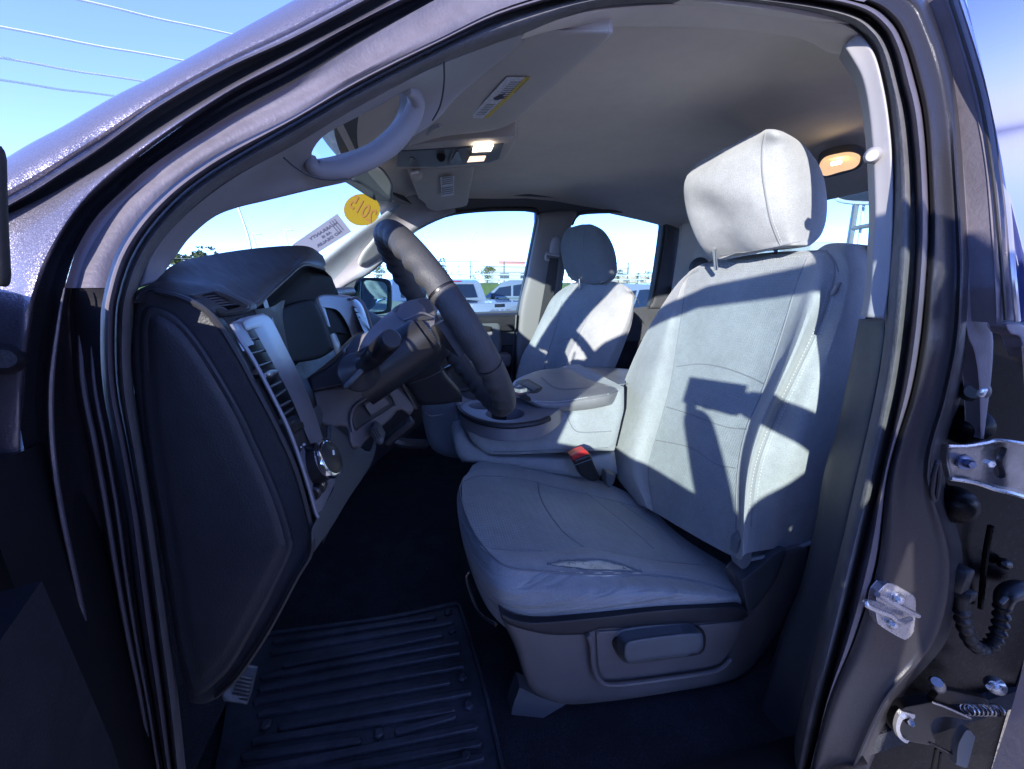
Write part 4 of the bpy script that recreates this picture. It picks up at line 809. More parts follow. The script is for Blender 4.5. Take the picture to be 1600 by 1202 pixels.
# lid
lt0 = [(798,602,1.22),(812,590,1.34),(848,578,1.50),(890,575,1.56),(942,574,1.58),(985,577,1.56)]
lt1 = [(802,607,1.19),(824,602,1.24),(862,594,1.32),(905,590,1.36),(945,588,1.38),(980,590,1.40)]
lt2 = [(806,613,1.16),(834,616,1.15),(870,612,1.18),(910,607,1.20),(948,603,1.21),(976,600,1.26)]
lt3 = [(812,620,1.145),(838,627,1.115),(872,628,1.10),(912,622,1.09),(950,616,1.09),(972,609,1.20)]
lt4 = [(822,627,1.145),(842,636,1.115),(872,639,1.10),(912,636,1.095),(950,629,1.095),(968,620,1.20)]
lt5 = [(830,630,1.17),(848,640,1.14),(874,643,1.13),(912,641,1.12),(950,634,1.12),(966,627,1.21)]
add('lid', loft([[(u, v + 12, y + .02) for u, v, y in lt0], lt0, lt1, lt2, lt3, lt4, lt5], m=4, smooth_across=True), LEATHER, CN, label='padded grey vinyl lid with stitching')
add('seam', tube([mY(u, v, y - .002) for u, v, y in lt3[1:]], .0016, 5), SEAM, CN)
add('seam', tube([mY(u, v, y - .002) for u, v, y in [(846,590,1.34),(866,605,1.22),(890,608,1.20),(940,604,1.21),(978,600,1.205)]], .0013, 5), SEAM, CN)
lid_df = fit([(q[0], q[1], q[2]) for q in lt1[:3] + lt2[:3] + lt3[:3]])
add('latch_trim', sheet([(800,605,1),(812,597),(828,594,1),(848,606,1),(842,613),(828,617,1),(830,626,1),(822,628),(808,617)], lambda u, v: lid_df(u, v) - .006, step=5, thick=.02, r=3, h=.004), DASH2, CN)
add('latch_button', sheet([(806,607,1),(812,602,1),(828,611,1),(824,616,1)], lambda u, v: lid_df(u, v) - .012, step=4, thick=.01, r=2, h=.003), SILVER, CN)
add('latch_button', sheet([(816,601,1),(826,597,1),(844,606,1),(834,611,1)], lambda u, v: lid_df(u, v) - .011, step=4, thick=.01, r=2, h=.003), SLATE, CN)
add('stitch_row', [tube([mY(u, v, y - .0035) for (u, v, y) in ((q[0] - 1.1, q[1], q[2]), (q[0] + 1.1, q[1] - .1, q[2]))], .0011, 4) for q in cr_open(lt3[1:5], 12)], mat('pale_thread', (.55, .55, .56), .8), CN, kind='stuff')
# jump seat cushion in front of and under the console
js = [(659,638),(668,630),(690,627),(716,628,1),(718,650),(728,680),(745,705),(770,714,1),(742,716),(716,716),(694,712),(674,700),(664,672)]
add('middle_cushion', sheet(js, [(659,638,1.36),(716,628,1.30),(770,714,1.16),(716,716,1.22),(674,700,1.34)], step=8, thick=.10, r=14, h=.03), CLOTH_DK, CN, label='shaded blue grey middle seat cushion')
add('seam', tube([mY(u, v, 1.318) for u, v in [(664,645),(672,650),(690,648),(714,642)]], .0016, 5), SEAM, CN)
add('cushion_panel', sheet([(708,684),(711,672,1),(722,668,1),(738,692),(768,712,1),(900,716,1),(960,706,1),(965,740,1),(900,745),(800,728),(748,724),(722,722,1),(712,705)], [(708,684,1.20),(768,712,1.13),(960,706,1.13),(900,745,1.14),(722,722,1.18)], step=9, thick=.30, r=10, h=.02), CLOTH, CN)

# ================================================================== seats
from mathutils.bvhtree import BVHTree
def bvh(*gs):
    vs, fs, k = [], [], 0
    for v, f in gs:
        vs += [Vector(p) for p in v]; fs += [tuple(int(x) + k for x in t) for t in f]; k += len(v)
    return BVHTree.FromPolygons(vs, fs)
def on(b, u, v, lift=.001):
    d = Vector(ray(u, v)).normalized(); h = b.ray_cast(Vector((0, 0, ZC)), d)[0]
    return None if h is None else tuple(h - d * lift)
def seam(name, b, pts, r=.0016, parent=None, m=SEAM, lift=.0004, per=6):
    q = cr_open(pts, per); w = [on(b, *p, lift) for p in q]; w = [p for p in w if p]
    if len(w) > 2: return add(name, tube(w[::2] if len(w) > 8 else w, r, 6, per=2), m, parent)
def stitches(name, b, pts, parent, m, step=5.5, r=.0009, ln=3.0):
    q = cr_open(pts, 12); d = np.r_[0, np.cumsum(np.linalg.norm(np.diff(q, axis=0), axis=1))]; gs = []
    for s_ in np.arange(2, d[-1] - ln, step):
        e = [np.array([np.interp(x, d, q[:, 0]), np.interp(x, d, q[:, 1])]) for x in (s_, s_ + ln)]
        w = [on(b, *x, .0008) for x in e]
        if all(w): gs.append(tube(w, r, 4))
    if gs: add(name, gs, m, parent, kind='stuff')
def grid_slices(cols, per=6, m=5):
    """cols: world curves; returns one surface per gap between neighbouring columns, smooth across all of them."""
    rows = np.array([cr_open(np.array(c, float), per) for c in cols]); rows = np.stack([cr_open(rows[:, j], m) for j in range(rows.shape[1])], 1); out = []
    for i in range(len(cols) - 1):
        r = rows[i * m:(i + 1) * m + 1]; R, C_ = r.shape[:2]; v = r.reshape(-1, 3)
        f = [(a * C_ + j, a * C_ + j + 1, (a + 1) * C_ + j + 1, (a + 1) * C_ + j) for a in range(R - 1) for j in range(C_ - 1)]
        n = np.cross(v[f[len(f)//2][1]] - v[f[len(f)//2][0]], v[f[len(f)//2][2]] - v[f[len(f)//2][0]])
        if n @ (V3((0, 0, ZC)) - v[f[len(f)//2][0]]) < 0: f = [x[::-1] for x in f]
        out.append((v, f))
    return out
def merge(*gs):
    """Joins slices along shared edges into one connected piece."""
    vs = np.vstack([g[0] for g in gs]); fs, k = [], 0
    for v, f in gs: fs += [tuple(x + k for x in t) for t in f]; k += len(v)
    key = {}; mp = []
    for p in vs:
        q = tuple(np.round(p, 5)); mp.append(key.setdefault(q, len(key)))
    return np.array(list(key)), [t2 for t in fs if len(set(t2 := tuple(mp[x] for x in t))) > 2]
THREAD = mat('light_thread', (.42, .43, .44), .9)
CLOTH_W = mat('creased_side_cloth', (0.285, 0.30, 0.305), 0.92, bump=[(900, .6, .001)], mottle=(7, .17), grain=(620, .16), sheen=.25)
nt = CLOTH_W.node_tree; tc = nt.nodes.new('ShaderNodeTexCoord'); mp_ = nt.nodes.new('ShaderNodeMapping'); mp_.inputs['Scale'].default_value = (5, 5, 26); mp_.inputs['Rotation'].default_value = (0, .42, 0)
nz = nt.nodes.new('ShaderNodeTexNoise'); nz.inputs['Scale'].default_value = 1.3; nz.inputs['Detail'].default_value = 2; nz.inputs['Distortion'].default_value = .6; bpn = nt.nodes.new('ShaderNodeBump'); bpn.inputs['Strength'].default_value = .8; bpn.inputs['Distance'].default_value = .03
nt.links.new(tc.outputs['Object'], mp_.inputs['Vector']); nt.links.new(mp_.outputs[0], nz.inputs['Vector']); nt.links.new(nz.outputs['Fac'], bpn.inputs['Height'])
nt.links.new(bpn.outputs[0], [n for n in nt.nodes if n.type == 'BUMP'][0].inputs['Normal'])

DS = empty('seat', (.5, .93, .45), TR, "driver's grey cloth seat with a torn cushion edge")
BK = plane((.66, 0, .80), (1, 0, -.30)); CU = plane((.10, 0, .88), (.29, 0, 1))
c0 = [(1108,411),(1062,441),(1012,515),(972,605),(951,680),(957,735),(998,786)]
c2 = [(1092,417),(1074,440),(1061,520),(1048,600),(1030,668),(1013,735),(1022,800)]
c1 = [((a[0] * .5 + b[0] * .5), (a[1] + b[1]) / 2) for a, b in zip(c0, c2)]; c1[0] = (1100, 414)
c4 = [(1262,398),(1246,440),(1222,520),(1192,610),(1166,672),(1152,750),(1150,872)]
c3 = [(1180,402),(1165,440),(1145,520),(1122,605),(1098,672),(1082,745),(1086,838)]
c6 = [(1290,387),(1304,425),(1284,500),(1246,583),(1207,665),(1181,745),(1170,864)]
c5 = [(1278,391),(1276,432),(1254,510),(1219,596),(1187,668),(1167,748),(1160,870)]
def bkw(c, offs): return [BK(u, v, o) for (u, v), o in zip(c, offs)]
def with_top(c, pts, du=10, back=.12):
    u, v = c[0]; p = V3(pts[0]); d = V3((.97, 0, .05)); return [tuple(p + d * back + V3((0, 0, -.03))), tuple(p + d * back * .4 + V3((0, 0, .006)))] + pts
w0 = bkw(c0, [-.03, -.03, -.03, -.025, -.02, -.02, -.02]); wb = [tuple(V3(p) + V3((.10, .03, 0))) for p in w0]
w1 = bkw(c1, [.0, .012, .03, .045, .05, .045, .03]); w2 = bkw(c2, [0, 0, .0, .0, .0, 0, 0]); w3 = bkw(c3, [0, -.002, -.006, -.004, .006, .006, 0]); w4 = bkw(c4, [0] * 7)
w5 = bkw(c5, [.0, .02, .055, .075, .075, .065, .04]); w6 = bkw(c6, [-.01] * 7)
c8 = [(1370,396),(1362,440),(1348,520),(1327,620),(1302,720),(1284,790),(1268,848)]
c7 = [((a[0] + b[0]) / 2, (a[1] + b[1]) / 2) for a, b in zip(c6, c8)]; c7[0] = (1330, 390)
w7 = [mY(u, v, y) for (u, v), y in zip(c7, [.70, .672, .655, .648, .645, .645, .655])]; w8 = [mY(u, v, y) for (u, v), y in zip(c8, [.74, .71, .685, .68, .675, .675, .68])]
w9 = [tuple(V3(p) + V3((.03, .06, 0))) for p in w8]
cols = [with_top(None or c, w) for c, w in ((c0, wb), (c0, w0), (c1, w1), (c2, w2), (c3, w3), (c4, w4), (c5, w5), (c6, w6), (c7, w7), (c8, w8), (c8, w9))]
sl = grid_slices(cols, per=6, m=5)
back_b = bvh(*sl)
add('back_bolster', merge(sl[0], sl[1], sl[2]), CLOTH, DS); add('back_insert', merge(sl[3], sl[4]), CLOTH_IN, DS)
add('back_bolster', merge(sl[5], sl[6]), CLOTH, DS); add('back_side', merge(sl[7], sl[8], sl[9]), CLOTH, DS, label='shaded side of the seat back')
for c in (c2, c4, c6): seam('seam', back_b, [(c[0][0], c[0][1] + 5)] + c[1:], .0018, DS)
seam('seam', back_b, [(1057,573),(1097,569),(1139,577),(1178,592),(1196,601)], .0017, DS)
seam('seam', back_b, [(1041,636),(1080,648),(1132,667),(1168,671)], .0015, DS)
seam('seam', back_b, [(1024,688),(1080,700),(1118,725),(1150,732)], .0013, DS)
seam('seam', back_b, [(1100,414),(1180,404),(1255,395),(1285,392),(1302,405),(1310,425)], .0014, DS)
stitches('stitch_row', back_b, [(c[0] + 6, c[1] + 2) for c in c6[1:]], DS, THREAD)
stitches('stitch_row', back_b, [(c[0] - 4, c[1] - 2) for c in c6[1:]], DS, THREAD)
stitches('stitch_row', back_b, [(1108,418),(1185,408),(1255,400),(1290,398)], DS, THREAD)
p = V3(on(back_b, 1308, 452, .0)); add('airbag_tag', sheet([(1298,460,1),(1303,450),(1312,441),(1317,443,1),(1313,453),(1303,462,1)], float(p[1]) - .004, step=4, thick=.003), SILVER, DS, label='small silver tag on the seat side')
# cushion
k0 = [(740,727),(763,716),(825,716),(897,734),(952,757),(1008,783)]; k1 = [(722,752),(752,744),(818,749),(868,762),(940,778),(1024,801)]
k2 = [(726,800),(760,797),(830,800),(893,806),(968,822),(1070,842)]; k3 = [(757,858),(800,860),(855,861),(916,858),(1017,875),(1142,887)]
def cuw(c, offs): return [CU(u, v, o) for (u, v), o in zip(c, offs)]
q0 = cuw(k0, [-.02, -.008, -.005, -.005, -.005, -.01]); qa = [tuple(V3(p) + V3((0, .03, -.08))) for p in q0]
q01 = cuw([((a[0] + b[0]) / 2, (a[1] + b[1]) / 2) for a, b in zip(k0, k1)], [-.008, .008, .016, .018, .018, .01])
q1 = cuw(k1, [-.006, 0, 0, 0, 0, 0]); q2 = cuw(k2, [-.004, .004, .002, -.004, -.006, 0]); q3 = cuw(k3, [0, .002, .002, 0, 0, 0])
cs_ = grid_slices([qa, q0, q01, q1, q2, q3], per=6, m=5)
cush_b = bvh(*cs_)
add('cushion_bolster', merge(cs_[0], cs_[1], cs_[2]), CLOTH, DS); add('cushion_insert', merge(cs_[3], cs_[4]), CLOTH_IN, DS)
near = [(750,853,1),(800,860),(855,861),(890,857),(916,855),(955,864),(1017,875),(1080,882),(1142,886,1),(1160,908),(1153,928,1),(1090,910),(1013,899),(916,898),(843,893),(800,888),(774,873),(757,860)]
tear = [(856,881),(880,876),(912,873),(940,873),(958,876),(976,882),(992,888),(1003,893),(985,894),(955,894),(920,892),(890,888),(868,884)]
nearoff = lambda u, v: 0.0
hump = lambda u, v, d: -.007 * math.exp(-((u - 930) / 70) ** 2 - ((v - 868) / 8) ** 2) - .006 * min(1, d / 10)
nb_ = sheet(near, lambda u, v: .0, step=5, holes=[tear], thick=.006, mode=lambda u, v, D: CU(u, v, D), tdir=(0, .1, -1), extra=hump, back=True)
add('cushion_bolster', nb_, CLOTH, DS, label='near cushion bolster with a long tear')
add('torn_foam', sheet([(850,876,1),(920,870),(1000,884),(1010,898,1),(920,899),(850,889,1)], lambda u, v: .001, step=4, thick=.006, mode=lambda u, v, D: CU(u, v, D), tdir=(0, .1, -1), extra=lambda u, v, d: -.002 * math.sin(u * .21) * math.sin(v * .5)), FOAM, DS, label='pale foam showing through the tear')
for tp_ in ([(856,881.5),(880,877),(912,875),(940,875),(956,879),(975,884),(1001,893)], [(858,882.5),(868,884.5),(890,886.5),(920,890.5),(955,891.5),(985,892.5),(1003,893.5)]):
    pts_ = [CU(u + random.uniform(-.8, .8), v + random.uniform(-.4, .4), .009 if tp_[1][1] < 880 else .006) for u, v in cr_open(tp_, 4)]
    add('torn_edge', tube(pts_, [.0012 + .0014 * random.random() for _ in pts_], 6, per=2), CLOTH_DK, DS)
for k in range(14):
    u = random.uniform(868, 1000); v = 876 + (u - 868) * .11 + random.uniform(2, 9) * (1 - abs(u - 930) / 90)
    a = V3(CU(u, v, .002)); add('loose_thread', tube([a, a + V3((random.uniform(-.006, .006), random.uniform(-.004, .004), .004)), a + V3((random.uniform(-.012, .012), random.uniform(-.008, .008), random.uniform(.0, .006)))], .0004, 4, per=3), CLOTH_DK, DS)
up_ = [(740,727),(722,752),(718,768),(727,802),(744,838),(772,872),(800,888),(843,893),(916,898),(1013,899),(1090,910),(1153,928)]
ui = [CU(u, v, 0) for u, v in up_]
md_ = [(736,735),(718,765),(714,790),(722,832),(742,882),(772,920),(800,930),(845,937),(916,932),(1013,925),(1090,930),(1158,938)]
mdw = [mY(u, v, y) for (u, v), y in zip(md_, [1.13, 1.02, .915, .825, .725, .655, .635, .630, .630, .628, .628, .640])]
lo_ = [(738,760),(722,800),(720,832),(733,882),(752,926),(776,956),(800,970),(845,974),(934,963),(1042,952),(1100,949),(1157,947)]
low = [mY(u, v, y) for (u, v), y in zip(lo_, [1.13, 1.03, .93, .84, .75, .685, .66, .65, .645, .642, .642, .65])]
low2 = [tuple(V3(p) + V3((.01, .02, -.05))) for p in low]
sk_ = loft([ui, mdw, low, low2], per=6, m=6, world=True, smooth_across=True)
add('cushion_side', sk_, CLOTH_W, DS, label='creased cloth along the front and side of the cushion')
sk_b = bvh(sk_)
add('seam', tube([tuple(V3(p) + V3((0, -.001, .001))) for p in ui[1:]], .0022, 6, per=5), SEAM, DS)
stitches('stitch_row', bvh(nb_), [(1010,894),(1085,904),(1148,920)], DS, THREAD, step=4.5, ln=2.4)
seam('seam', cush_b, [(726,752),(752,744),(818,749),(868,762),(940,778),(1010,796)], .0016, DS)
seam('seam', cush_b, [(840,752),(844,775),(856,800),(882,833),(912,855)], .0016, DS)
seam('seam', cush_b, [(915,770),(960,805),(1000,838),(1022,858)], .0013, DS)
seam('seam', cush_b, [(968,785),(1010,815),(1050,842),(1068,858)], .0013, DS)
seam('seam', cush_b, [(768,858),(800,860),(855,861),(900,858)], .0015, DS)
# head restraint
H = [([(1180,211),(1125,238),(1085,262),(1069,288),(1072,325),(1083,360),(1098,388),(1118,405)], 1.07), ([(1186,206),(1138,230),(1106,258),(1098,292),(1117,330),(1126,362),(1139,385),(1152,399)], .985),
     ([(1191,204.5),(1166,221),(1148,250),(1146,295),(1158,335),(1166,364),(1176,383),(1188,394)], .905), ([(1198,204),(1193,228),(1191,264),(1196,304),(1203,340),(1211,364),(1217,378),(1222,387)], .845),
     ([(1212,204),(1222,228),(1231,264),(1238,300),(1240,335),(1241,360),(1240,375),(1240,385)], .818), ([(1222,206),(1249,227),(1268,262),(1277,300),(1276,335),(1268,360),(1260,376),(1254,385)], .835),
     ([(1224,207),(1256,228),(1281,262),(1291,300),(1291,338),(1283,365),(1270,380),(1258,386)], .90), ([(1212,209),(1236,232),(1258,264),(1268,300),(1268,340),(1262,366),(1252,380),(1244,387)], 1.02),
     ([(1192,214),(1166,250),(1130,276),(1108,298),(1100,325),(1108,360),(1118,386),(1132,400)], 1.12)]
HK = .945
hw = [[mY(1200 + (c[0][0] - 1200) * .35, 203.5, .93 * HK)] + [mY(u, v, y * HK) for u, v in c] + [mY(1180 + (c[-1][0] - 1180) * .5, 393 + (c[-1][1] - 393) * .3, .95 * HK)] for c, y in H]
hw = [hw[-1]] + hw + [hw[0], hw[1]]
hsl = grid_slices(hw, per=5, m=5)
HR = add('headrest', merge(*hsl[1:-1]), CLOTH, DS, label='grey cloth headrest in full sun', sharp=80)
hb = bvh(*hsl); seam('seam', hb, [(1196,208),(1191,234),(1191,268),(1196,304),(1203,340),(1211,364),(1220,384)], .0018, DS)
stitches('stitch_row', hb, [(1194,234),(1195,268),(1200,304),(1207,340),(1215,364),(1222,380)], DS, THREAD)
seam('seam', hb, [(1125,399),(1165,394),(1215,385),(1250,378)], .0013, DS)
for u in (1116, 1212): add('headrest_post', tube([mY(u, 388, .95), mY(u + 3, 420, 1.0)], .0055, 10), CHROME, DS)
# side shield with the recline lever
ss = [(780,955,1),(795,963),(830,970),(934,962),(1042,950),(1150,946),(1169,956,1),(1160,925),(1158,905),(1216,862),(1256,852),(1262,858,1),(1250,932),(1228,978),(1202,1010),(1151,1060),(1042,1083),(934,1098),(879,1100),(845,1088),(824,1070),(804,1010),(786,972)]
sdf = lambda u, v: .628 + .00018 * max(0, 820 - u) + .00022 * max(0, u - 1150)
SH = add('side_shield', sheet(ss, sdf, step=8, thick=.05, r=13, h=.018, tdir=(.1, 1, 0)), BROWN, DS, label='dark plastic seat base cover with recline lever')
add('shield_top', sheet([(781,956,1),(797,965),(835,972),(934,964),(1042,952),(1150,948),(1168,957,1),(1158,968),(1042,977),(935,983,1),(926,987),(912,992,1),(860,992),(812,982),(786,970)], lambda u, v: .622 + .00018 * max(0, 820 - u), step=6, thick=.02, r=4, h=.008), DASH2, SH)
rec = [(931,987,1),(1042,981),(1163,970,1),(1150,1000),(1134,1028),(1114,1040),(1040,1050),(954,1060),(940,1056),(934,1040),(932,1010)]
add('lever_recess', sheet(rec, lambda u, v: .6235, step=7, thick=.01, r=3, h=.004), BROWN, SH)
add('recess_edge', tube([mY(u, v, .618) for u, v in [(918,992),(924,1010),(926,1040),(936,1062),(960,1070),(1045,1060),(1118,1048),(1142,1030)]], .005, 8), BROWN, SH)
add('lever_well', sheet([(958,1008),(966,996),(1000,987),(1060,980),(1092,980),(1102,992),(1102,1010),(1094,1022),(1060,1028),(992,1037),(972,1032)], lambda u, v: .6215, step=5, thick=.004, r=4, h=-.003), BLKP, SH)
add('recline_lever', sheet([(975,1008,1),(986,1000),(1040,992),(1090,988),(1098,994),(1098,1012),(1090,1021,1),(1078,1022),(1070,1026),(1030,1030),(990,1036),(978,1034),(974,1022)], lambda u, v: .594 - .00006 * (v - 1010), step=5, thick=.028, r=6, h=.012, tdir=(-.25, 1, .1)), SLATE, SH, label='grey recline lever')
add('recliner_cover', sheet([(1158,907,1),(1215,862),(1230,860,1),(1212,905),(1180,950),(1168,956,1)], lambda u, v: .622 + .0002 * max(0, u - 1150), step=7, thick=.02, r=5, h=.006), TRIM_DK, SH)
add('piping', tube([mY(1172,874,.644), mY(1205,868,.648), mY(1240,858,.655), mY(1268,848,.668)], .0045, 8), CLOTH, DS)
add('lumbar_flap', sheet([(1152,850),(1160,838),(1170,832,1),(1174,858),(1172,880),(1160,890),(1152,878)], lambda u, v: .64, step=5, thick=.02, r=4, h=.006), CLOTH_DK, DS)
add('seat_foot', sheet([(812,1074,1),(845,1090),(884,1101,1),(840,1128),(796,1160,1),(800,1110)], [(812,1074,.70),(884,1101,.66),(796,1160,.68)], step=9, thick=.04), mat('grey_foot_cover', (.14, .135, .14), .6), DS)
add('seat_frame', box((.42, .98, .60), (.46, .40, .14), bev=.02), BLKP, DS)
add('back_shell', box((.98, .93, 1.10), (.06, .42, .66), (0, .29, 0), bev=.03), TRIM_DK, DS)
add('slide_bar', tube([mY(733,893,.80), mY(729,905,.80), mY(738,935,.78), mY(752,960,.75), mY(775,976,.70)], .004, 8), STEEL, DS)
# buckle beside the seat
BU = add('belt_buckle', sheet([(895,719,1),(922,709,1),(930,730),(939,748,1),(925,752),(908,744,1)], lambda u, v: 1.05, step=5, thick=.03, r=4, h=.006), BLKP, TR, label='black seat belt buckle with a red button')
add('buckle_button', sheet([(892,713,1),(902,707),(914,703,1),(921,709,1),(908,714),(896,720,1)], lambda u, v: 1.046, step=4, thick=.03, r=2, h=.003), REDP, BU)
add('buckle_band', tube([mY(897,727,1.045), mY(912,722,1.045), mY(925,717,1.045)], .0018, 6), SLATE, BU)
add('buckle_stalk', sheet([(948,738,1),(962,742,1),(958,757),(950,762),(946,750)], lambda u, v: 1.06, step=5, thick=.03, r=3, h=.006), SLATE, BU)

# passenger seat
PS = empty('seat', (.55, 1.80, .45), TR, 'grey cloth passenger seat, half sunlit, beyond the console')
pc0 = [(880,452),(862,467),(846,498),(830,531),(816,556),(806,590)]; pc1 = [(888,447),(870,470),(858,505),(846,538),(836,562),(826,596)]; pc2 = [(898,443),(878,470),(871,505),(861,537),(852,566),(846,600)]
pc3 = [(925,441),(908,466),(895,500),(884,535),(874,562),(864,596)]; pc4 = [(952,442),(940,465),(921,492),(905,523),(891,550),(878,584)]; pc5 = [(970,447),(964,467),(949,497),(932,527),(917,556),(902,588)]
pc6 = [(981,455),(988,466),(980,500),(965,535),(952,562),(940,590)]; pc7 = [(984,462),(991,468),(987,505),(975,540),(963,570),(952,596)]
PK = plane((.66, 0, .80), (1, 0, -.30))
pw = [[mY(u, v, y) for u, v in c] for c, y in ((pc0, 2.02), (pc1, 1.955), (pc2, 1.92), (pc3, 1.835), (pc4, 1.745), (pc5, 1.655), (pc6, 1.60), (pc7, 1.63))]
pcols = [[tuple(V3(c[0]) + V3((.05, 0, -.04))), tuple(V3(c[0]) + V3((.02, 0, .0)))] + c for c in pw]; pcols = [[tuple(V3(p) + V3((.1, .03, 0))) for p in pcols[0]]] + pcols
ps_ = grid_slices(pcols, per=5, m=4)
add('back_bolster', merge(*ps_[0:3]), CLOTH, PS); add('back_insert', merge(*ps_[3:5]), CLOTH_IN, PS); add('back_bolster', merge(*ps_[5:8]), CLOTH, PS)
pb = bvh(*ps_)
for c in (pc2, pc4): seam('seam', pb, c[1:], .002, PS)
seam('seam', pb, [(872,537),(884,530),(898,530),(906,534)], .0018, PS)
PH = [([(899,354),(884,361),(877,380),(878,402),(884,424),(896,439)], 1.93), ([(906,351.5),(894,359),(890,380),(892,404),(899,426),(908,441)], 1.88), ([(915,352),(910,364),(909,384),(913,408),(919,428),(924,443)], 1.80),
      ([(925,351.5),(930,364),(931,384),(936,406),(939,426),(938,442)], 1.74), ([(930,353),(942,363),(951,382),(956,405),(957,426),(948,440)], 1.76), ([(929,354),(942,364),(953,383),(959,406),(959,428),(950,440)], 1.86), ([(908,356),(900,366),(895,382),(898,404),(902,424),(908,438)], 2.0)]
phw = [[mY(915, 350.5, 1.83)] + [mY(u, v, y) for u, v in c] + [mY(922, 443, 1.84)] for c, y in PH]; phw = [phw[-1]] + phw + [phw[0], phw[1]]
ph = grid_slices(phw, per=5, m=4); add('headrest', merge(*ph[1:-1]), CLOTH_DK, PS, label='shaded headrest', sharp=80)  # darker cloth than the seat back, shade put into its colour
phb = bvh(*ph); seam('seam', phb, [(916,353),(912,364),(911,384),(915,408),(921,428),(926,440)], .002, PS)
for u in (905, 940): add('headrest_post', tube([mY(u, 436, 1.86), mY(u + 1, 452, 1.86)], .006, 8), CHROME, PS)
add('cushion', box((.44, 1.80, .80), (.50, .46, .14), (0, .2, 0), bev=.05, seg=4), CLOTH, PS)
add('back_shell', box((.86, 1.86, 1.0), (.05, .34, .55), (0, .29, 0), bev=.02), TRIM_DK, PS)
# rear bench, mostly hidden
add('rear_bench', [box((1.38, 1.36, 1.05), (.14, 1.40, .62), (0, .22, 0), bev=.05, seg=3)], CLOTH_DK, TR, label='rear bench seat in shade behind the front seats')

# ================================================================== rear door standing open, its hinges on the middle pillar
RD = empty('rear_door', (.75, .42, .9), TR, 'open rear door with bare hinges and wiring boot')
add('hinge_face', sheet([(1452,-25,1),(1476,-25,1),(1513,120),(1528,190),(1541,310),(1553,506,1),(1592,508,1),(1600,560),(1640,600,1),(1640,980,1),(1603,1027,1),(1575,1110),(1541,1230,1),(1300,1230,1),(1395,1095),(1450,1010),(1470,880),(1440,760),(1465,640),(1500,530),(1505,440),(1495,260),(1478,80)],
    lambda u, v: .485 + tum(v) + .0001 * (1550 - u), step=14, thick=.03, r=14, h=-.01), BLACK, RD, label='black hinge edge of the rear door')
add('pillar_edge', sheet([(1437,-15,1),(1458,-15,1),(1486,60),(1511,150),(1522,250),(1532,350),(1540,440),(1549,513),(1552,535),(1549,589),(1537,686,1),(1532,686,1),(1529,600),(1522,550),(1511,520),(1503,440),(1500,356),(1494,260),(1487,160),(1470,70)],
    lambda u, v: .445 + tum(v), step=9, thick=.02, r=5, h=.004), JAMB, TR)
fr_ = [(1470,-15,1),(1498,-15,1),(1530,90),(1550,170),(1564,260),(1572,330),(1580,430),(1588,500,1),(1556,505,1),(1553,430),(1546,330),(1538,250),(1523,170),(1500,80)]
add('window_frame', sheet(fr_, lambda u, v: .415 + tum(v), step=9, thick=.03, r=6, h=.006), JAMB, RD, label='pale grey window frame of the rear door')
add('frame_edge', tube([mY(u, v, .405 + tum(v)) for u, v in [(1494,-25),(1530,86),(1552,168),(1566,258),(1575,330),(1583,430),(1590,502)]], .0035, 8), mat('bright_frame_edge', (.5, .48, .5), .25, .7), RD)
add('frame_groove', tube([mY(u, v, .41 + tum(v)) for u, v in [(1480,-15),(1512,86),(1534,168),(1549,258),(1557,330),(1566,430),(1571,500)]], .0022, 6), RUBBER, RD)
gd = [mY(1496,-60,.41 + .13), mY(1566,255,.415 + .05), mY(1592,503,.41)]
add('window_glass', loft([gd, [tuple(V3(p) + V3((.20, -.62, 0))) for p in gd]], m=2, world=True), GLASSD, RD, label='tinted rear door glass reflecting blue sky')
e0 = [mY(1596,540,.40), mY(1608,760,.395), mY(1602,1020,.40), mY(1541,1230,.42)]
add('outer_skin', solid(loft([e0, [tuple(V3(p) + V3((.02, -.05, 0))) for p in e0], [tuple(V3(p) + V3((.24, -.66, -.02))) for p in e0]], m=3, world=True), .03, (1, .3, 0)), PAINT, RD)
add('sash_corner', sheet([(1571,508),(1576,505),(1592,505,1),(1606,512,1),(1606,560,1),(1598,545),(1592,526),(1578,522)], lambda u, v: .405, step=5, thick=.02, r=4, h=.005), JAMB, RD)
# upper hinge
HG = add('hinge', sheet([(1481,697,1),(1510,697),(1540,692),(1557,688),(1580,690),(1625,696,1),(1625,782,1),(1580,770),(1555,764),(1522,753),(1485,748,1),(1479,722)], [(1481,697,.455),(1485,748,.455),(1625,696,.415),(1625,782,.415)], step=7, thick=.008, r=5, h=-.006, holes=[[(1552,708),(1562,698),(1574,702),(1566,722),(1572,744),(1562,748),(1552,738),(1556,722)]]), STEEL, RD, label='bright pressed steel upper hinge')
add('hinge_rim', tube([mY(u, v, .45 - .00028 * (u - 1481)) for u, v in [(1481,697),(1510,697),(1540,692),(1557,688),(1580,690),(1625,697)]], .003, 6), ZINC, HG)
add('hinge_rim', tube([mY(u, v, .45 - .00028 * (u - 1481)) for u, v in [(1485,748),(1522,754),(1555,765),(1580,771),(1625,784)]], .0035, 6), ZINC, HG)
for (u, v, m_) in ((1506,722,mat('blued_bolt', (.12,.14,.22), .3, .9)), (1536,721,ZINC)):
    b0 = V3(mY(u, v, .447)); bd_ = V3((-.35, -.9, .1)); bd_ /= np.linalg.norm(bd_)
    add('hinge_bolt', lathe(b0, b0 + bd_ * .016, [(0, .0105), (.25, .0105), (.27, .0075), (.9, .0075), (1, .006)], 6), m_, HG)
    add('washer', lathe(b0, b0 + bd_ * .004, [(0, .0125), (1, .0125)], 20), m_, HG)
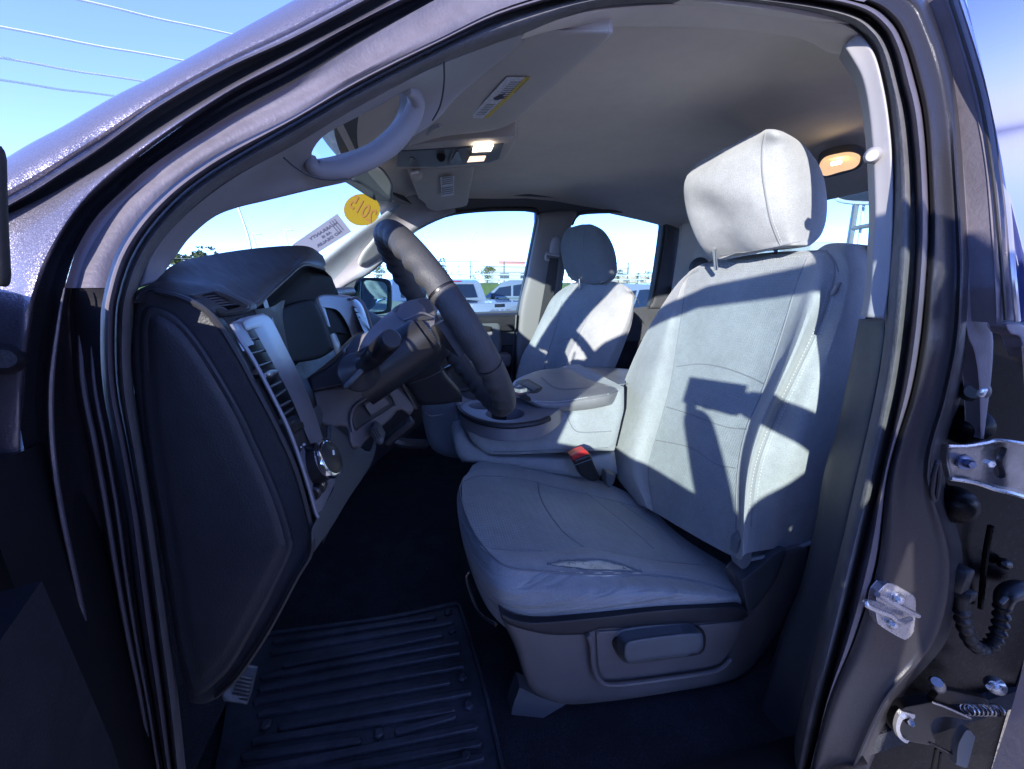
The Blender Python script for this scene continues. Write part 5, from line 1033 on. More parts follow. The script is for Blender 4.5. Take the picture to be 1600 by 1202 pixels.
add('edge_slot', tube([mY(1465,721,.418), mY(1459,742,.418), mY(1456,770,.418), mY(1461,782,.420), mY(1466,760,.420), mY(1468,732,.420)], .0032, 8, closed=True), PAINT_IN, TR)
add('pressed_boss', lathe(mY(1490,788,.475), mY(1487,788,.452), [(0, .035), (.5, .028), (.85, .014), (1, .003)], 24), BLACK, RD)
add('pressed_boss', lathe(mY(1510,665,.480), mY(1508,666,.462), [(0, .035), (.5, .026), (.85, .012), (1, .003)], 24), BLACK, RD)
add('bump_stop', lathe(mY(1522,611,.470), mY(1521,612,.452), [(0, .020), (.6, .018), (.8, .012), (1, .011)], 22), RUBBER, RD)
add('latch_pin', box(mY(1534,613,.446), (.014, .010, .015), (.1, 0, .3), bev=.003), ZINC, RD)
# wiring boot
rb = [mY(1500,918,.455), mY(1502,945,.450), mY(1506,975,.445), mY(1519,1005,.442), mY(1536,1014,.442), mY(1553,1002,.442), mY(1563,975,.445), mY(1566,945,.45), mY(1572,925,.455)]
cpt = cr_open(np.array(rb), 30); n_ = len(cpt); rr = .0118 + .0024 * np.sin(np.linspace(0, 19 * 2 * math.pi, n_)) * (np.linspace(0, 1, n_) > .14) * (np.linspace(0, 1, n_) < .86)
WB = add('wiring_boot', tube(cpt, rr, 16, per=1), mat('soft_rubber', (.008, .008, .010), .42, spec=.3), RD, label='corrugated black wiring boot')
add('boot_plug', box(mY(1497,903,.455), (.038, .03, .05), (0, .1, .2), bev=.006), BLKP, WB)
add('boot_plug', box(mY(1508,928,.448), (.03, .026, .022), (0, .15, .2), bev=.005), BLKP, WB)
add('boot_elbow', tube([mY(1566,950,.45), mY(1572,930,.45), mY(1590,922,.45), mY(1612,926,.45)], [.013, .017, .020, .021], 14), BLKP, WB)
add('boot_clip', box(mY(1568,938,.435), (.016, .008, .018), (.2, .5, .3), bev=.003), SLATE, WB)
add('hem_rib', tube([mY(1548,822,.47), mY(1541,860,.47), mY(1536,905,.475), mY(1532,950,.48)], .005, 8), BLACK, RD)
add('screw', lathe(mY(1569,881,.475), mY(1569,881,.468), [(0, .012), (.5, .011), (1, .004)], 18), BLKP, RD)
# door check
BLKM = mat('black_painted_steel', (0.004, 0.004, 0.005), 0.32, spec=.22)
DC = add('door_check', sheet([(1404,1118,1),(1412,1106),(1440,1100),(1458,1096,1),(1475,1102),(1515,1120),(1520,1126,1),(1470,1120),(1455,1135),(1462,1160),(1450,1164,1),(1420,1158),(1402,1146)], [(1404,1118,.44),(1520,1126,.435),(1450,1164,.44)], step=6, thick=.02, r=3, h=.004), BLKM, RD, label='black door check arm with a coil spring')
add('check_arm', sheet([(1455,1099,1),(1470,1078,1),(1490,1080),(1540,1092),(1545,1100,1),(1535,1108),(1500,1100),(1470,1103,1)], lambda u, v: .44, step=6, thick=.012, r=3, h=.004), BLKM, DC)
add('check_edge', tube([mY(1458,1098,.434), mY(1475,1104,.432), mY(1498,1114,.431), mY(1516,1122,.431)], .0022, 6), ZINC, DC)
hx = []
pa, pb_ = V3(mY(1506,1108,.435)), V3(mY(1560,1110,.435)); ax_ = pb_ - pa; Lx = np.linalg.norm(ax_); ax_ /= Lx; hx1 = np.cross(ax_, (0, 0, 1)); hx1 /= np.linalg.norm(hx1); hx2 = np.cross(ax_, hx1)
for k in range(8 * 14 + 1):
    t = k / (8 * 14); a = 2 * math.pi * 8 * t; hx.append(pa + ax_ * Lx * t + (hx1 * math.cos(a) + hx2 * math.sin(a)) * .0105)
add('coil_spring', tube(hx, .0021, 6, per=1), STEEL, DC)
add('check_roller', lathe(mY(1464,1066,.43), mY(1465,1074,.445), [(0, .009), (.1, .0125), (.5, .0135), (1, .012)], 20), STEEL, DC)
add('check_tab', sheet([(1404,1120),(1410,1112,1),(1430,1117,1),(1428,1124),(1412,1124),(1406,1140),(1412,1154),(1421,1158,1),(1416,1162),(1404,1152),(1400,1136)], lambda u, v: .436, step=5, thick=.006), ZINC, DC)
add('check_bolt', lathe(mY(1420,1126,.442), mY(1424,1130,.428), [(0, .008), (.8, .008), (1, .006)], 6), STEEL, DC)
add('check_foot', sheet([(1506,1146,1),(1514,1140),(1524,1152,1),(1512,1198),(1508,1200,1),(1494,1195,1),(1497,1165)], lambda u, v: .43, step=6, thick=.012, r=3, h=.003), SLATE, DC)
for (a0, b0, a1, b1) in ((1452,1160,1496,1182), (1462,1170,1450,1230), (1470,1176,1462,1230)):
    add('check_strut', tube([mY(a0, b0, .44), mY(a1, b1, .44)], .0025, 6), BLKM, DC)
add('washer', lathe(mY(1556,1071,.440), mY(1553,1071,.430), [(0, .013), (.4, .018), (.6, .017), (1, .008)], 22), ZINC, RD)
add('stud', lathe(mY(1552,1071,.434), mY(1544,1073,.418), [(0, .006), (.9, .006), (1, .004)], 8), ZINC, RD)
# striker on the pillar
SP_ = lambda u, v: .432 + .0002 * (u - 1400)
ST_ = add('door_striker', sheet([(1372,925,1),(1385,912),(1397,913),(1422,927),(1431,935),(1437,955),(1434,962,1),(1432,968),(1430,975),(1432,983,1),(1419,998),(1409,998),(1377,979),(1370,969),(1368,940)], lambda u, v: SP_(u, v) - .010, step=5, thick=.012, r=3, h=.003), ZINC, TR, label='zinc plated door striker on the middle pillar')
add('striker_ridge', tube([mY(1371,929,.412), mY(1400,945,.412), mY(1434,962,.416)], .0045, 8), ZINC, ST_)
add('striker_loop', tube([mY(1380,947,.420), mY(1368,944,.405), mY(1354,941,.392), mY(1355,946,.388), mY(1374,955,.388), mY(1392,962,.390), mY(1400,969,.392), mY(1410,972,.398), mY(1422,967,.418)], .0046, 10), ZINC, ST_)
for (u, v) in ((1403,935), (1394,975)):
    add('striker_screw', lathe(mY(u, v, .424), mY(u, v, .414), [(0, .010), (.6, .0095), (.8, .0085), (1, .004)], 20), ZINC, ST_)
    add('screw_socket', lathe(mY(u, v, .4135), mY(u, v, .4125), [(0, .004), (1, .004)], 6), STEEL, ST_)
add('pillar_tab', sheet([(1323,972,1),(1330,970),(1345,974,1),(1340,990),(1324,1002,1),(1322,985)], lambda u, v: .436, step=5, thick=.01, r=3, h=.004), PAINT_IN, TR)

# ================================================================== front door standing open (its inner side edge shows at the left)
AL = math.radians(70); HP = V3((-.335, .345, 0)); de = V3((math.cos(AL), -math.sin(AL), 0)); do = V3((-math.sin(AL), -math.cos(AL), 0))
def dw(s, z, o=0.0): return tuple(HP + de * s + do * (o - .27 * max(0, z - 1.26)) + V3((0, 0, z)))
FD = empty('front_door', tuple(HP + V3((0, 0, .9))), TR, 'dark open front door, its inner panel at the edge of the opening')
def dpoly(pts, o0, o1):
    v = [dw(s, z, o0) for s, z in pts] + [dw(s, z, o1) for s, z in pts]; k = len(pts)
    return np.array(v), [tuple(range(k)), tuple(range(k, 2 * k))[::-1]] + [(i, k + i, k + (i + 1) % k, (i + 1) % k) for i in range(k)]
add('inner_panel', dpoly([(.02, .50), (.06, .40), (1.10, .38), (1.15, .55), (1.15, 1.195), (.02, 1.195), (.0, 1.0)], -.03, .06), DASH, FD)
add('outer_skin', dpoly([(-.02, .46), (.04, .36), (1.12, .35), (1.17, .5), (1.17, 1.205), (-.02, 1.205)], .062, .085), PAINT, FD)
fo = [(.03, 1.20), (.08, 1.41), (.24, 1.585), (.39, 1.68), (.61, 1.765), (.85, 1.785), (1.0, 1.78), (1.06, 1.71), (1.085, 1.5), (1.09, 1.20)]
fi = [(.22, 1.20), (.26, 1.34), (.34, 1.545), (.43, 1.63), (.63, 1.712), (.85, 1.730), (.965, 1.725), (1.0, 1.69), (1.01, 1.5), (1.01, 1.20)]
v = [dw(s, z, .0) for s, z in fo] + [dw(s, z, .0) for s, z in fi] + [dw(s, z, .05) for s, z in fo] + [dw(s, z, .05) for s, z in fi]; k = 10
ff = []
for i in range(k - 1): ff += [(i, i + 1, k + i + 1, k + i), (2 * k + i, 3 * k + i, 3 * k + i + 1, 2 * k + i + 1), (i, 2 * k + i, 2 * k + i + 1, i + 1), (k + i, k + i + 1, 3 * k + i + 1, 3 * k + i)]
add('window_frame', (np.array(v), ff), RUBBER, FD)
add('window_glass', (np.array([dw(s, z, .025) for s, z in fi]), [tuple(range(k))]), GLASSS, FD)
add('frame_post', tube([mY(-9, 226, .33), mY(-8, 246, .33), mY(-5, 340, .33), mY(0, 430, .33), mY(-1, 446, .33)], [.003, .0048, .0048, .0048, .003], 10), RUBBER, FD)
add('door_mirror', box(dw(.0, 1.38, .36), (.26, .12, .26), (0, 0, -AL + math.radians(90)), bev=.04, seg=3), PAINT, FD)
add('mirror_sail', dpoly([(-.07, 1.18), (.24, 1.18), (.24, 1.34), (.06, 1.42), (-.07, 1.42)], .03, .08), BLKP, FD)
add('mirror_arm', box(dw(.03, 1.32, .16), (.24, .10, .06), (0, 0, -AL + math.radians(90)), bev=.02), BLKP, FD)

# ================================================================== rest of the body (hood, fender, bed) in plain view from outside
def prism(pts, y0, y1):
    k = len(pts); v = [(x, y0, z) for x, z in pts] + [(x, y1, z) for x, z in pts]
    return np.array(v), [tuple(range(k)), tuple(range(k, 2 * k))[::-1]] + [(i, k + i, k + (i + 1) % k, (i + 1) % k) for i in range(k)]
add('hinge_pillar', box((-.62, .41, .82), (.56, .10, .92)), BLKP, TR)
add('hinge_pillar', box((-.62, 2.28, .82), (.56, .10, .92)), BLKP, TR)
add('cowl', box((-.60, 1.335, 1.20), (.30, 1.80, .10)), BLKP, TR)
add('hood', box((-1.30, 1.335, 1.10), (1.35, 1.80, .16), (0, -.05, 0), bev=.05, seg=3), PAINT, TR)
add('front_body', prism([(-.62, .40), (-.62, 1.12), (-2.0, 1.0), (-2.05, .3), (-1.75, .3), (-1.62, .55), (-1.35, .68), (-1.08, .55), (-.95, .3)], .36, 2.31), PAINT, TR)
add('bed_side', prism([(1.62, .3), (1.62, 1.24), (3.3, 1.24), (3.3, .35), (2.75, .3), (2.6, .55), (2.35, .68), (2.1, .55), (1.95, .3)], .36, .46), PAINT, TR)
add('bed_side', prism([(1.62, .3), (1.62, 1.24), (3.3, 1.24), (3.3, .35), (2.75, .3), (2.6, .55), (2.35, .68), (2.1, .55), (1.95, .3)], 2.21, 2.31), PAINT, TR)
add('tailgate', box((3.3, 1.335, .8), (.06, 1.74, .86), bev=.02), PAINT, TR)
add('bed_floor', box((2.45, 1.335, .52), (1.66, 1.74, .06)), BLKP, TR)
for x in (-1.35, 2.35):
    for y in (.46, 2.21):
        w_ = add('wheel', lathe((x, y - .12, GZ + .39), (x, y + .12, GZ + .39), [(0, .24), (.02, .36), (.15, .39), (.85, .39), (.98, .36), (1, .24)], 32), RUBBER, TR)
        add('rim', lathe((x, y - .125, GZ + .39), (x, y + .125, GZ + .39), [(0, .05), (.03, .22), (.1, .25), (.9, .25), (.97, .22), (1, .05)], 20), ZINC, w_)

# ================================================================== the photographer, standing outside the open door
SKIN = mat('skin', (.45, .29, .22), .5); JACK = mat('dark_jacket', (.03, .032, .045), .85, bump=(300, .4, .003)); JEAN = mat('dark_jeans', (.035, .05, .10), .9); HAIRM = mat('brown_hair', (.04, .025, .015), .6)
def skin_body(name, verts, edges, rads, m, parent, sub=2, root=0):
    me = bpy.data.meshes.new(name); me.from_pydata(verts, edges, []); o = bpy.data.objects.new(name, me); COL.objects.link(o)
    sk = o.modifiers.new('skin', 'SKIN'); sk.use_smooth_shade = True
    for i, r_ in enumerate(rads): me.skin_vertices[0].data[i].radius = (r_, r_) if np.isscalar(r_) else r_
    me.skin_vertices[0].data[root].use_root = True
    su = o.modifiers.new('sub', 'SUBSURF'); su.levels = sub; su.render_levels = sub; me.materials.append(m); par(o, parent) if parent else None; return o
PE = empty('person', (.38, -.62, GZ), None, 'person in a dark jacket and jeans stooping to hold up a phone', 'person')
PV = [(.40,-.66,.76), (.38,-.62,.95), (.34,-.56,1.18), (.30,-.50,1.36), (.27,-.46,1.45), (.25,-.43,1.55), (.24,-.41,1.62),     # pelvis, spine, neck, head
      (.47,-.46,1.36), (.45,-.36,1.14), (.25,-.21,1.345), (.15,-.10,1.395),                                               # right arm, holding the phone
      (.17,-.54,1.35), (.02,-.27,1.10), (.015,-.17,1.33), (.03,-.12,1.37),                      # left arm, steadying it
      (.50,-.66,.70), (.52,-.58,.30), (.52,-.68,-.13), (.52,-.54,-.17), (.30,-.68,.70), (.26,-.60,.30), (.24,-.70,-.13), (.23,-.56,-.17)]
PEd = [(0,1),(1,2),(2,3),(3,4),(4,5),(5,6),(3,7),(7,8),(8,9),(9,10),(3,11),(11,12),(12,13),(13,14),(0,15),(15,16),(16,17),(17,18),(0,19),(19,20),(20,21),(21,22)]
PR = [(.16,.12), (.16,.12), (.18,.13), (.15,.11), .06, .085, .075, .075, .055, .042, .036, .07, .05, .04, .034, .095, .062, .045, .038, .095, .062, .045, .038]
bd0 = skin_body('body', PV, PEd, PR, JACK, PE)
add('hair', lathe((.245,-.44,1.58), (.235,-.42,1.70), [(0, .088), (.4, .096), (.75, .075), (1, .02)], 20), HAIRM, PE)
for sx, c0_ in ((1, V3((.165,-.11,1.385))), (-1, V3((.02,-.11,1.375)))):
    fv = [tuple(c0_)]; fe = []; frd = [.026]
    for k in range(4):
        b0 = c0_ + V3((-sx * .012, .012, .028 - .019 * k)); p1 = b0 + V3((-sx * .028, .045 - .003 * k, .004)); p2 = p1 + V3((-sx * .026, .012, -.002)); i = len(fv)
        fv += [tuple(b0), tuple(p1), tuple(p2)]; fe += [(0, i), (i, i + 1), (i + 1, i + 2)]; frd += [.011, .009, .008]
    i = len(fv); b0 = c0_ + V3((-sx * .02, .0, .03)); fv += [tuple(b0), tuple(b0 + V3((-sx * .03, .02, .018)))]; fe += [(0, i), (i, i + 1)]; frd += [.012, .009]
    skin_body('hand', fv, fe, frd, SKIN, PE, 1)
add('phone', box((.105, -.078, 1.40), (.150, .009, .080), (0, .22, 0), bev=.003), BLKP, None); tag(bpy.data.objects['phone'], 'black phone held level in both hands outside the open door', 'phone')

# ================================================================== parked vehicles
WHITEP = mat('white_car_paint', (.24, .26, .29), .25, coat=1.0); SILVP = mat('silver_car_paint', (.13, .155, .19), .3, .5, coat=1.0); BLUEP = mat('blue_grey_car_paint', (.12, .17, .26), .3, .4, coat=1.0)
DGL = mat('dark_car_glass', (.012, .018, .03), .05, spec=.8); REDL = mat('red_tail_lamp', (.45, .02, .02), .2); TYRE = mat('tyre', (.02, .02, .02), .8)
def vehicle(loc, heading, paint, kind, label, text=None):
    root = empty('parked_pickup' if kind == 'pickup' else 'parked_suv', loc, None, label, 'pickup truck' if kind == 'pickup' else 'car', 'vehicles parked across the lot')
    M = Matrix.Translation(loc) @ Matrix.Rotation(heading, 4, 'Z')          # local x points forward
    A = lambda n, g_, m_, p_=root: add(n, xf(g_, M), m_, p_)
    def pr(pts, y0, y1, t0=0.0, zt=9):         # prism across the width, narrowed above zt
        k = len(pts); v = [(x, y0 + (t0 if z > zt else 0), z) for x, z in pts] + [(x, y1 - (t0 if z > zt else 0), z) for x, z in pts]
        return np.array(v), [tuple(range(k))[::-1], tuple(range(k, 2 * k))] + [(i, (i + 1) % k, k + (i + 1) % k, k + i) for i in range(k)]
    L0, W = 2.8, .98
    if kind == 'pickup':
        A('body', pr([(-L0, .45), (-L0, 1.36), (-.75, 1.36), (-.70, 1.30), (1.15, 1.28), (2.45, 1.22), (2.75, 1.05), (2.78, .5), (2.25, .42), (2.1, .78), (1.75, .92), (1.4, .78), (1.25, .42), (-1.3, .42), (-1.45, .78), (-1.8, .92), (-2.15, .78), (-2.3, .45)], -W, W), paint)
        rf = [(-.72, 1.32), (-.60, 1.86), (-.35, 1.93), (.35, 1.93), (.62, 1.86), (1.28, 1.31)]
        cabn = A('cab', pr(rf, -W + .02, W - .02, .16, 1.6), paint)
        A('rear_window', (np.array([(-.735, -.62, 1.42), (-.735, .62, 1.42), (-.625, .56, 1.80), (-.625, -.56, 1.80)]), [(0, 1, 2, 3)]), DGL, cabn)
        A('windscreen', (np.array([(1.20, .80, 1.40), (1.20, -.80, 1.40), (.66, -.70, 1.84), (.66, .70, 1.84)]), [(0, 1, 2, 3)]), DGL, cabn)
        for sg in (1, -1):
            for x0, x1, x2, x3 in ((-.50, .22, .22, -.46), (.30, 1.02, .58, .30)):
                A('side_window', (np.array([(x0, sg * (W - .012), 1.38), (x1, sg * (W - .012), 1.38), (x2, sg * (W - .165), 1.82), (x3, sg * (W - .165), 1.82)]), [(0, 1, 2, 3)]), DGL, cabn)
        A('brake_lamp', box((-.60, 0, 1.885), (.05, .34, .035), bev=.01), REDL, cabn)
        tg = A('tailgate', box((-L0 - .02, 0, 1.02), (.06, 1.60, .66), bev=.02), paint)
        A('handle', box((-L0 - .055, 0, 1.285), (.02, .30, .08), bev=.008), BLKP, tg)
        if text:
            v_, f_ = text_geo(text, .30, bold=.012); v3 = np.array([(-L0 - .056, -p[0], p[1] + 1.07) for p in v_]); A('lettering', (v3, f_), REDL if paint is not WHITEP else mat('dark_badge', (.16, .16, .2), .3), tg)
    else:
        A('body', pr([(-2.4, .45), (-2.42, 1.1), (-2.36, 1.2), (1.05, 1.12), (2.05, 1.02), (2.3, .85), (2.3, .45), (1.85, .4), (1.7, .72), (1.4, .82), (1.1, .72), (.95, .4), (-1.0, .4), (-1.15, .72), (-1.45, .82), (-1.75, .72), (-1.9, .4)], -.93, .93), paint)
        cabn = A('cab', pr([(-2.34, 1.18), (-2.12, 1.72), (-1.8, 1.80), (-.1, 1.82), (.25, 1.76), (1.1, 1.1)], -.91, .91, .15, 1.5), paint)
        A('rear_window', (np.array([(-2.33, -.66, 1.26), (-2.33, .66, 1.26), (-2.17, .60, 1.66), (-2.17, -.60, 1.66)]), [(0, 1, 2, 3)]), DGL, cabn)
        for sg in (1, -1):
            for x0, x1, x2, x3 in ((-1.95, -1.1, -1.1, -1.85), (-1.0, -.2, -.2, -1.0), (-.1, .85, .2, -.1)):
                A('side_window', (np.array([(x0, sg * .925, 1.2), (x1, sg * .925, 1.2), (x2, sg * .775, 1.68), (x3, sg * .775, 1.68)]), [(0, 1, 2, 3)]), DGL, cabn)
    for sg in (1, -1):
        A('tail_lamp', box((-L0 + .02 if kind == 'pickup' else -2.40, sg * .88, 1.08), (.10, .14, .42), bev=.02), REDL)
        A('door_mirror', box((.95 if kind == 'pickup' else .7, sg * 1.08, 1.34), (.12, .16, .24), bev=.03), BLKP)
        for x in ((1.75, -1.8) if kind == 'pickup' else (1.4, -1.45)):
            w_ = A('wheel', lathe((x, sg * .74, .40), (x, sg * 1.0, .40), [(0, .2), (.05, .37), (.2, .40), (.8, .40), (.95, .37), (1, .26)], 24), TYRE); A('rim', lathe((x, sg * .9, .40), (x, sg * 1.005, .40), [(0, .25), (.8, .25), (1, .2)], 16), ZINC, w_)
    A('bumper', box((-L0 - .08 if kind == 'pickup' else -2.42, 0, .58), (.14, 1.86, .2), bev=.04), ZINC if kind == 'pickup' else paint)
    return root
GV = GZ - .24
def gp(u, Y, z=GZ): p = mY(u, 480, Y); return (p[0], Y, z)
vehicle(gp(700, 12.6, GV + .02), math.radians(113), WHITEP, 'pickup', 'white pickup with lettered tailgate parked beyond the far front window', 'GMC')
vehicle(gp(812, 15.2, GV + .02), math.radians(165), SILVP, 'pickup', 'silver pickup seen from the side, beyond the white tailgate')
vehicle(gp(648, 13.2, GV + .02), math.radians(108), BLUEP, 'pickup', 'blue grey pickup behind the steering wheel, beside the far door mirror')
vehicle(gp(996, 10.6, GV + .02), math.radians(96), WHITEP, 'suv', 'white car with dark rear glass beyond the far rear window')
vehicle(gp(1046, 13.0, GV + .02), math.radians(92), SILVP, 'suv', 'silver car at the edge of the far rear window')

# ================================================================== poles, wires, fence, buildings, trees, sign
POLEM = mat('pale_galvanised_pole', (.60, .62, .64), .5, .2); WIREM = mat('pale_wire', (.75, .76, .74), .5)
def lamp_pole(u, vtop, Y, label, arm=0, r=.10, curved=False):
    b = mY(u, 445, Y); b = (b[0], Y, 1.2 if Y > 24 else GZ); t = mY(u, vtop, Y)
    o = empty('lamp_pole', b, None, label, 'lamp pole', 'lamp poles around the lot'); m_ = mid_ = ((b[0] + t[0]) / 2, Y, (b[2] + t[2]) / 2); h_ = t[2] - b[2]
    if curved: add('pole', tube([b, (b[0], Y, b[2] + h_ * .7), (b[0] + h_ * .03, Y, b[2] + h_ * .93), (b[0] + h_ * .12, Y, t[2])], [r, r * .8, r * .6, r * .5], 10), POLEM, o)
    else: add('pole', tube([b, m_, (b[0], Y, t[2])], [r, r * .85, r * .7], 10), POLEM, o)
    add('base', box((b[0], Y, b[2] + .2), (r * 4, r * 4, .5), bev=.03), CONC, o)
    if arm: add('lamp_head', box((b[0] + arm * .5, Y, t[2] + .02), (abs(arm), .30, .14), bev=.05), POLEM, o)
lamp_pole(391, 322, 46, 'tall slim pole seen through the windscreen above the instrument hood', 0, .14)
lamp_pole(406, 366, 62, 'short lamp post with one arm, left of the pale window label', 1.1, .10)
lamp_pole(455, 360, 62, 'lamp post with one arm touching the pale window label', 1.1, .10)
lamp_pole(738, 362, 58, 'curved lamp pole rising over the white pickup', 0, .10, True)
lamp_pole(716, 386, 70, 'straight pale pole left of the curved lamp pole', 0, .12)
lamp_pole(757, 394, 75, 'straight pole right of the curved lamp pole', .8, .09)
lamp_pole(985, 408, 66, 'lamp post left of the small trees in the far rear window', .9, .10)
lamp_pole(1018, 401, 60, 'lamp post at the right side of the far rear window', .9, .10)
for (u0, v0, u1, v1, lb_) in ((125,0,345,50,'topmost of the four overhead wires, partly cut off by the picture edge'), (0,42,270,92,'second overhead wire from the top'), (0,90,210,125,'third overhead wire from the top'), (0,125,170,149,'lowest of the four overhead wires above the windscreen pillar')):
    a, b = V3(mY(u0, v0, 30)), V3(mY(u1, v1, 36)); d = b - a
    o = add('power_line', tube([tuple(a - d * 3), tuple(a - d * 1.2 - V3((0, 0, .1))), tuple(a), tuple((a + b) / 2 - V3((0, 0, .06))), tuple(b), tuple(b + d * 2)], .06, 6), WIREM); tag(o, lb_, 'power line', 'overhead wires')
# guard rail on the bank and a mesh fence behind
gr = empty('guard_rail', (0, 25.5, 1.3), None, 'white guard rail along the top of the grass bank', 'guard rail')
gy_ = lambda x: 25.4 + .5 * math.sin(x * .13)
for z in (1.62, 1.92): add('rail', tube([(x, gy_(x), z) for x in np.linspace(-40, 45, 40)], .045, 6, per=1), POLEM, gr)
for k in range(34): x = -40 + k * 2.5; add('post', box((x, gy_(x) + .12, 1.55), (.10, .10, .9)), POLEM, gr)
FENM = mat('dark_fence_wire', (.10, .11, .10), .6)
fn = empty('mesh_fence', (10, 30, 1.3), None, 'dark mesh fence behind the guard rail', 'fence')
for k in range(32): x = -30 + k * 2.6; add('post', tube([(x, 31, 1.3), (x, 31, 3.0)], .05, 6), FENM, fn)
for z in (1.7, 2.2, 2.6, 2.95): add('wire', tube([(x, 31, z) for x in np.linspace(-30, 51, 12)], .02, 5, per=1), FENM, fn)
def building(u0, u1, vt, Y, m, label, dep=18):
    a, b = mY(u0, vt, Y), mY(u1, vt, Y); z1 = a[2]; o = empty('building', ((a[0] + b[0]) / 2, Y + dep / 2, 1.3), None, label, 'building')
    w_ = b[0] - a[0]; cx = (a[0] + b[0]) / 2
    add('wall', box((cx, Y + dep / 2, (z1 + 1.2) / 2), (w_, dep, z1 - 1.2)), m, o)
    add('parapet', box((cx, Y + dep / 2, z1 + .12), (w_ + .3, dep + .3, .3)), WHITE, o)
    n = max(2, int(w_ / 5))
    for k in range(n): add('window', box((a[0] + (k + .5) * w_ / n, Y - .02, 1.2 + (z1 - 1.2) * .45), (w_ / n * .45, .1, (z1 - 1.2) * .3)), DGL if k % 3 else SLATE, o)
    return o, a, b
WALLW = mat('white_wall', (.50, .49, .48), .8, mottle=(.4, .06)); WALLT = mat('tan_wall', (.45, .34, .28), .8, mottle=(.4, .1))
building(772, 836, 416, 120, WALLW, 'white low building with red roof sign, seen over the silver pickup')
rs = V3(mY(800, 411, 119.5)); o = add('roof_sign', box(tuple(rs), (8, .4, 1.1), bev=.1), mat('faded_red_sign', (.6, .25, .22), .6)); tag(o, 'faded red sign on the white building roof', 'sign')
building(952, 984, 418, 105, WALLW, 'white building in the left of the far rear window')
building(968, 1012, 432, 98, WALLT, 'low tan building below the small trees')
building(1268, 1324, 378, 60, WALLW, 'white flat building seen through the back window')
LEAF1 = mat('olive_leaves', (.085, .10, .025), .8); LEAF2 = mat('dark_green_leaves', (.045, .075, .02), .8); LEAF3 = mat('yellow_green_leaves', (.14, .14, .03), .8); BARK = mat('bark', (.10, .075, .055), .9)
def tree(u, vtop, wpx, Y, label, m, n=1400, zb=None, sparse=1.0):
    rnd = random.Random(u * 7 + vtop); zb = 1.25 if zb is None else zb
    t = mY(u, vtop, Y); b = (t[0], Y, zb); H_ = t[2] - zb; Rr = wpx / 2 * Y / 620
    o = empty('tree', b, None, label, 'tree', 'trees around the lot')
    add('trunk', tube([b, (b[0] + .05 * H_, Y, zb + H_ * .3), (b[0] - .02 * H_, Y, zb + H_ * .75)], [H_ * .035, H_ * .025, H_ * .008], 8), BARK, o)
    for k in range(4):
        a = rnd.uniform(0, 6.28); add('limb', tube([(b[0], Y, zb + H_ * (.25 + .08 * k)), (b[0] + math.cos(a) * Rr * .3, Y + math.sin(a) * Rr * .3, zb + H_ * (.42 + .08 * k)), (b[0] + math.cos(a) * Rr * .65, Y + math.sin(a) * Rr * .65, zb + H_ * (.55 + .09 * k))], [H_ * .014, H_ * .01, H_ * .004], 6), BARK, o)
    cl_ = [(rnd.gauss(0, .42), rnd.gauss(0, .42), rnd.uniform(.28, .92), rnd.uniform(.16, .34)) for _ in range(16)]
    vs, fs = [], []
    for i in range(int(n * sparse)):
        cx_, cy_, cz_, cr_ = rnd.choice(cl_); w_ = (1.15 - abs(cz_ - .5)) * Rr
        d = Vector((rnd.gauss(0, 1), rnd.gauss(0, 1), rnd.gauss(0, 1))).normalized() * cr_ * rnd.uniform(.5, 1.0) ** .4
        p = Vector((b[0] + cx_ * w_ + d.x * Rr * 1.4, Y + cy_ * w_ + d.y * Rr * 1.4, zb + H_ * cz_ + d.z * H_ * .45))
        if p.z > t[2] or p.z < zb + H_ * .12: continue
        s_ = H_ * rnd.uniform(.018, .04); a = Vector((rnd.gauss(0, 1), rnd.gauss(0, 1), rnd.gauss(0, 1))).normalized(); c2_ = a.orthogonal().normalized(); k = len(vs)
        vs += [tuple(p - a * s_), tuple(p + c2_ * s_ * .6), tuple(p + a * s_), tuple(p - c2_ * s_ * .6)]; fs.append((k, k + 1, k + 2, k + 3))
    add('crown', (np.array(vs), fs), m, o)
tree(292, 384, 62, 34, 'grey green tree at the foot of the windscreen pillar', LEAF1, 1700, GZ)
tree(690, 402, 40, 52, 'thin tree just right of the steering wheel rim', LEAF1, 700)
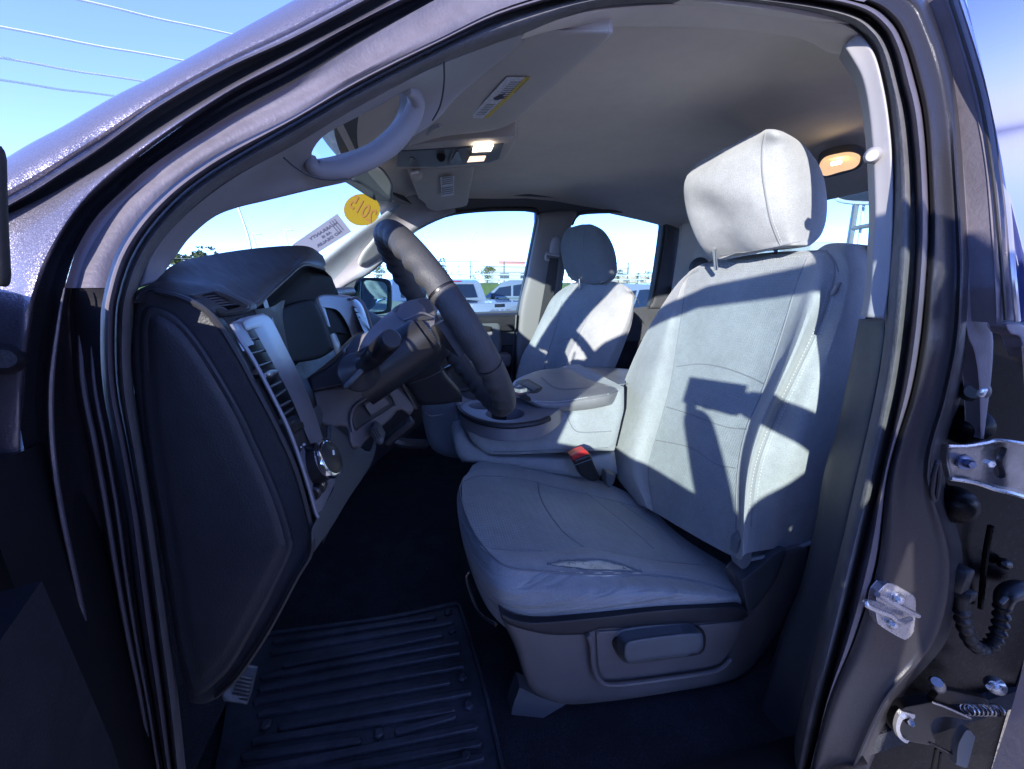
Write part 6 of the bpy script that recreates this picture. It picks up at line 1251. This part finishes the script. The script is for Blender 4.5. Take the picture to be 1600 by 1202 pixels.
tree(760, 413, 36, 46, 'olive bushy tree below the curved lamp pole', LEAF3, 1200)
tree(740, 424, 20, 60, 'small bush left of the olive tree', LEAF1, 600)
tree(592, 410, 26, 40, 'yellow green tree behind the far door mirror', LEAF3, 900)
tree(967, 421, 18, 60, 'small tree at the headrest side of the far rear window', LEAF2, 700)
tree(998, 423, 17, 62, 'rounded dark tree in the middle of the far rear window', LEAF3, 900)
tree(1014, 422, 20, 52, 'tall tree beside the rear pillar of the far rear window', LEAF2, 900)
for k, (x, y, h_) in enumerate(((34, 20, 7), (46, 27, 8), (58, 30, 7), (70, 44, 9), (84, 46, 8), (40, 17, 6))):
    pass
# sign on posts behind the truck
SX = 24.0
def sx(u, v, d=0): return mX(u, v, SX + d)
SG = empty('store_sign', tuple(V3(sx(1345, 420))), None, 'tall black sign with white letters on grey posts behind the back window', 'sign')
sg_b = [sx(1310, 312), sx(1415, 318), sx(1415, 262), sx(1311, 276)]
v = np.array(list(sg_b) + [tuple(V3(p) + V3((.6, .2, 0))) for p in sg_b]); add('panel', (v, [(0, 1, 2, 3), (7, 6, 5, 4), (0, 4, 5, 1), (1, 5, 6, 2), (2, 6, 7, 3), (3, 7, 4, 0)]), mat('black_sign_face', (.02, .02, .025), .35), SG)
add('panel_frame', tube([sx(1311, 276, -.05), sx(1310, 313, -.05), sx(1415, 319, -.05)], .10, 6), POLEM, SG)
add('lettering', put_text('WOOD', (1350, 288), (17, -3.2), (2, -17), 1.0, mX, SX - .06, bold=.02, lift=.02), WHITE, SG)
GRYP = mat('grey_sign_post', (.16, .16, .17), .5)
def post(pts, r, m_): add('post', tube([sx(*p) for p in pts], r, 8, per=1), m_, SG)
post([(1339,316,0),(1327,392,0),(1314,470,0)], .12, GRYP); post([(1334,316,.3),(1322,392,.3),(1308,470,.3)], .05, POLEM)
post([(1375,318,0),(1366,392,0),(1356,470,0)], .12, GRYP); post([(1350,318,.4),(1340,392,.4),(1330,470,.4)], .07, POLEM)
post([(1334,357,-.05),(1372,350,-.05)], .12, GRYP)
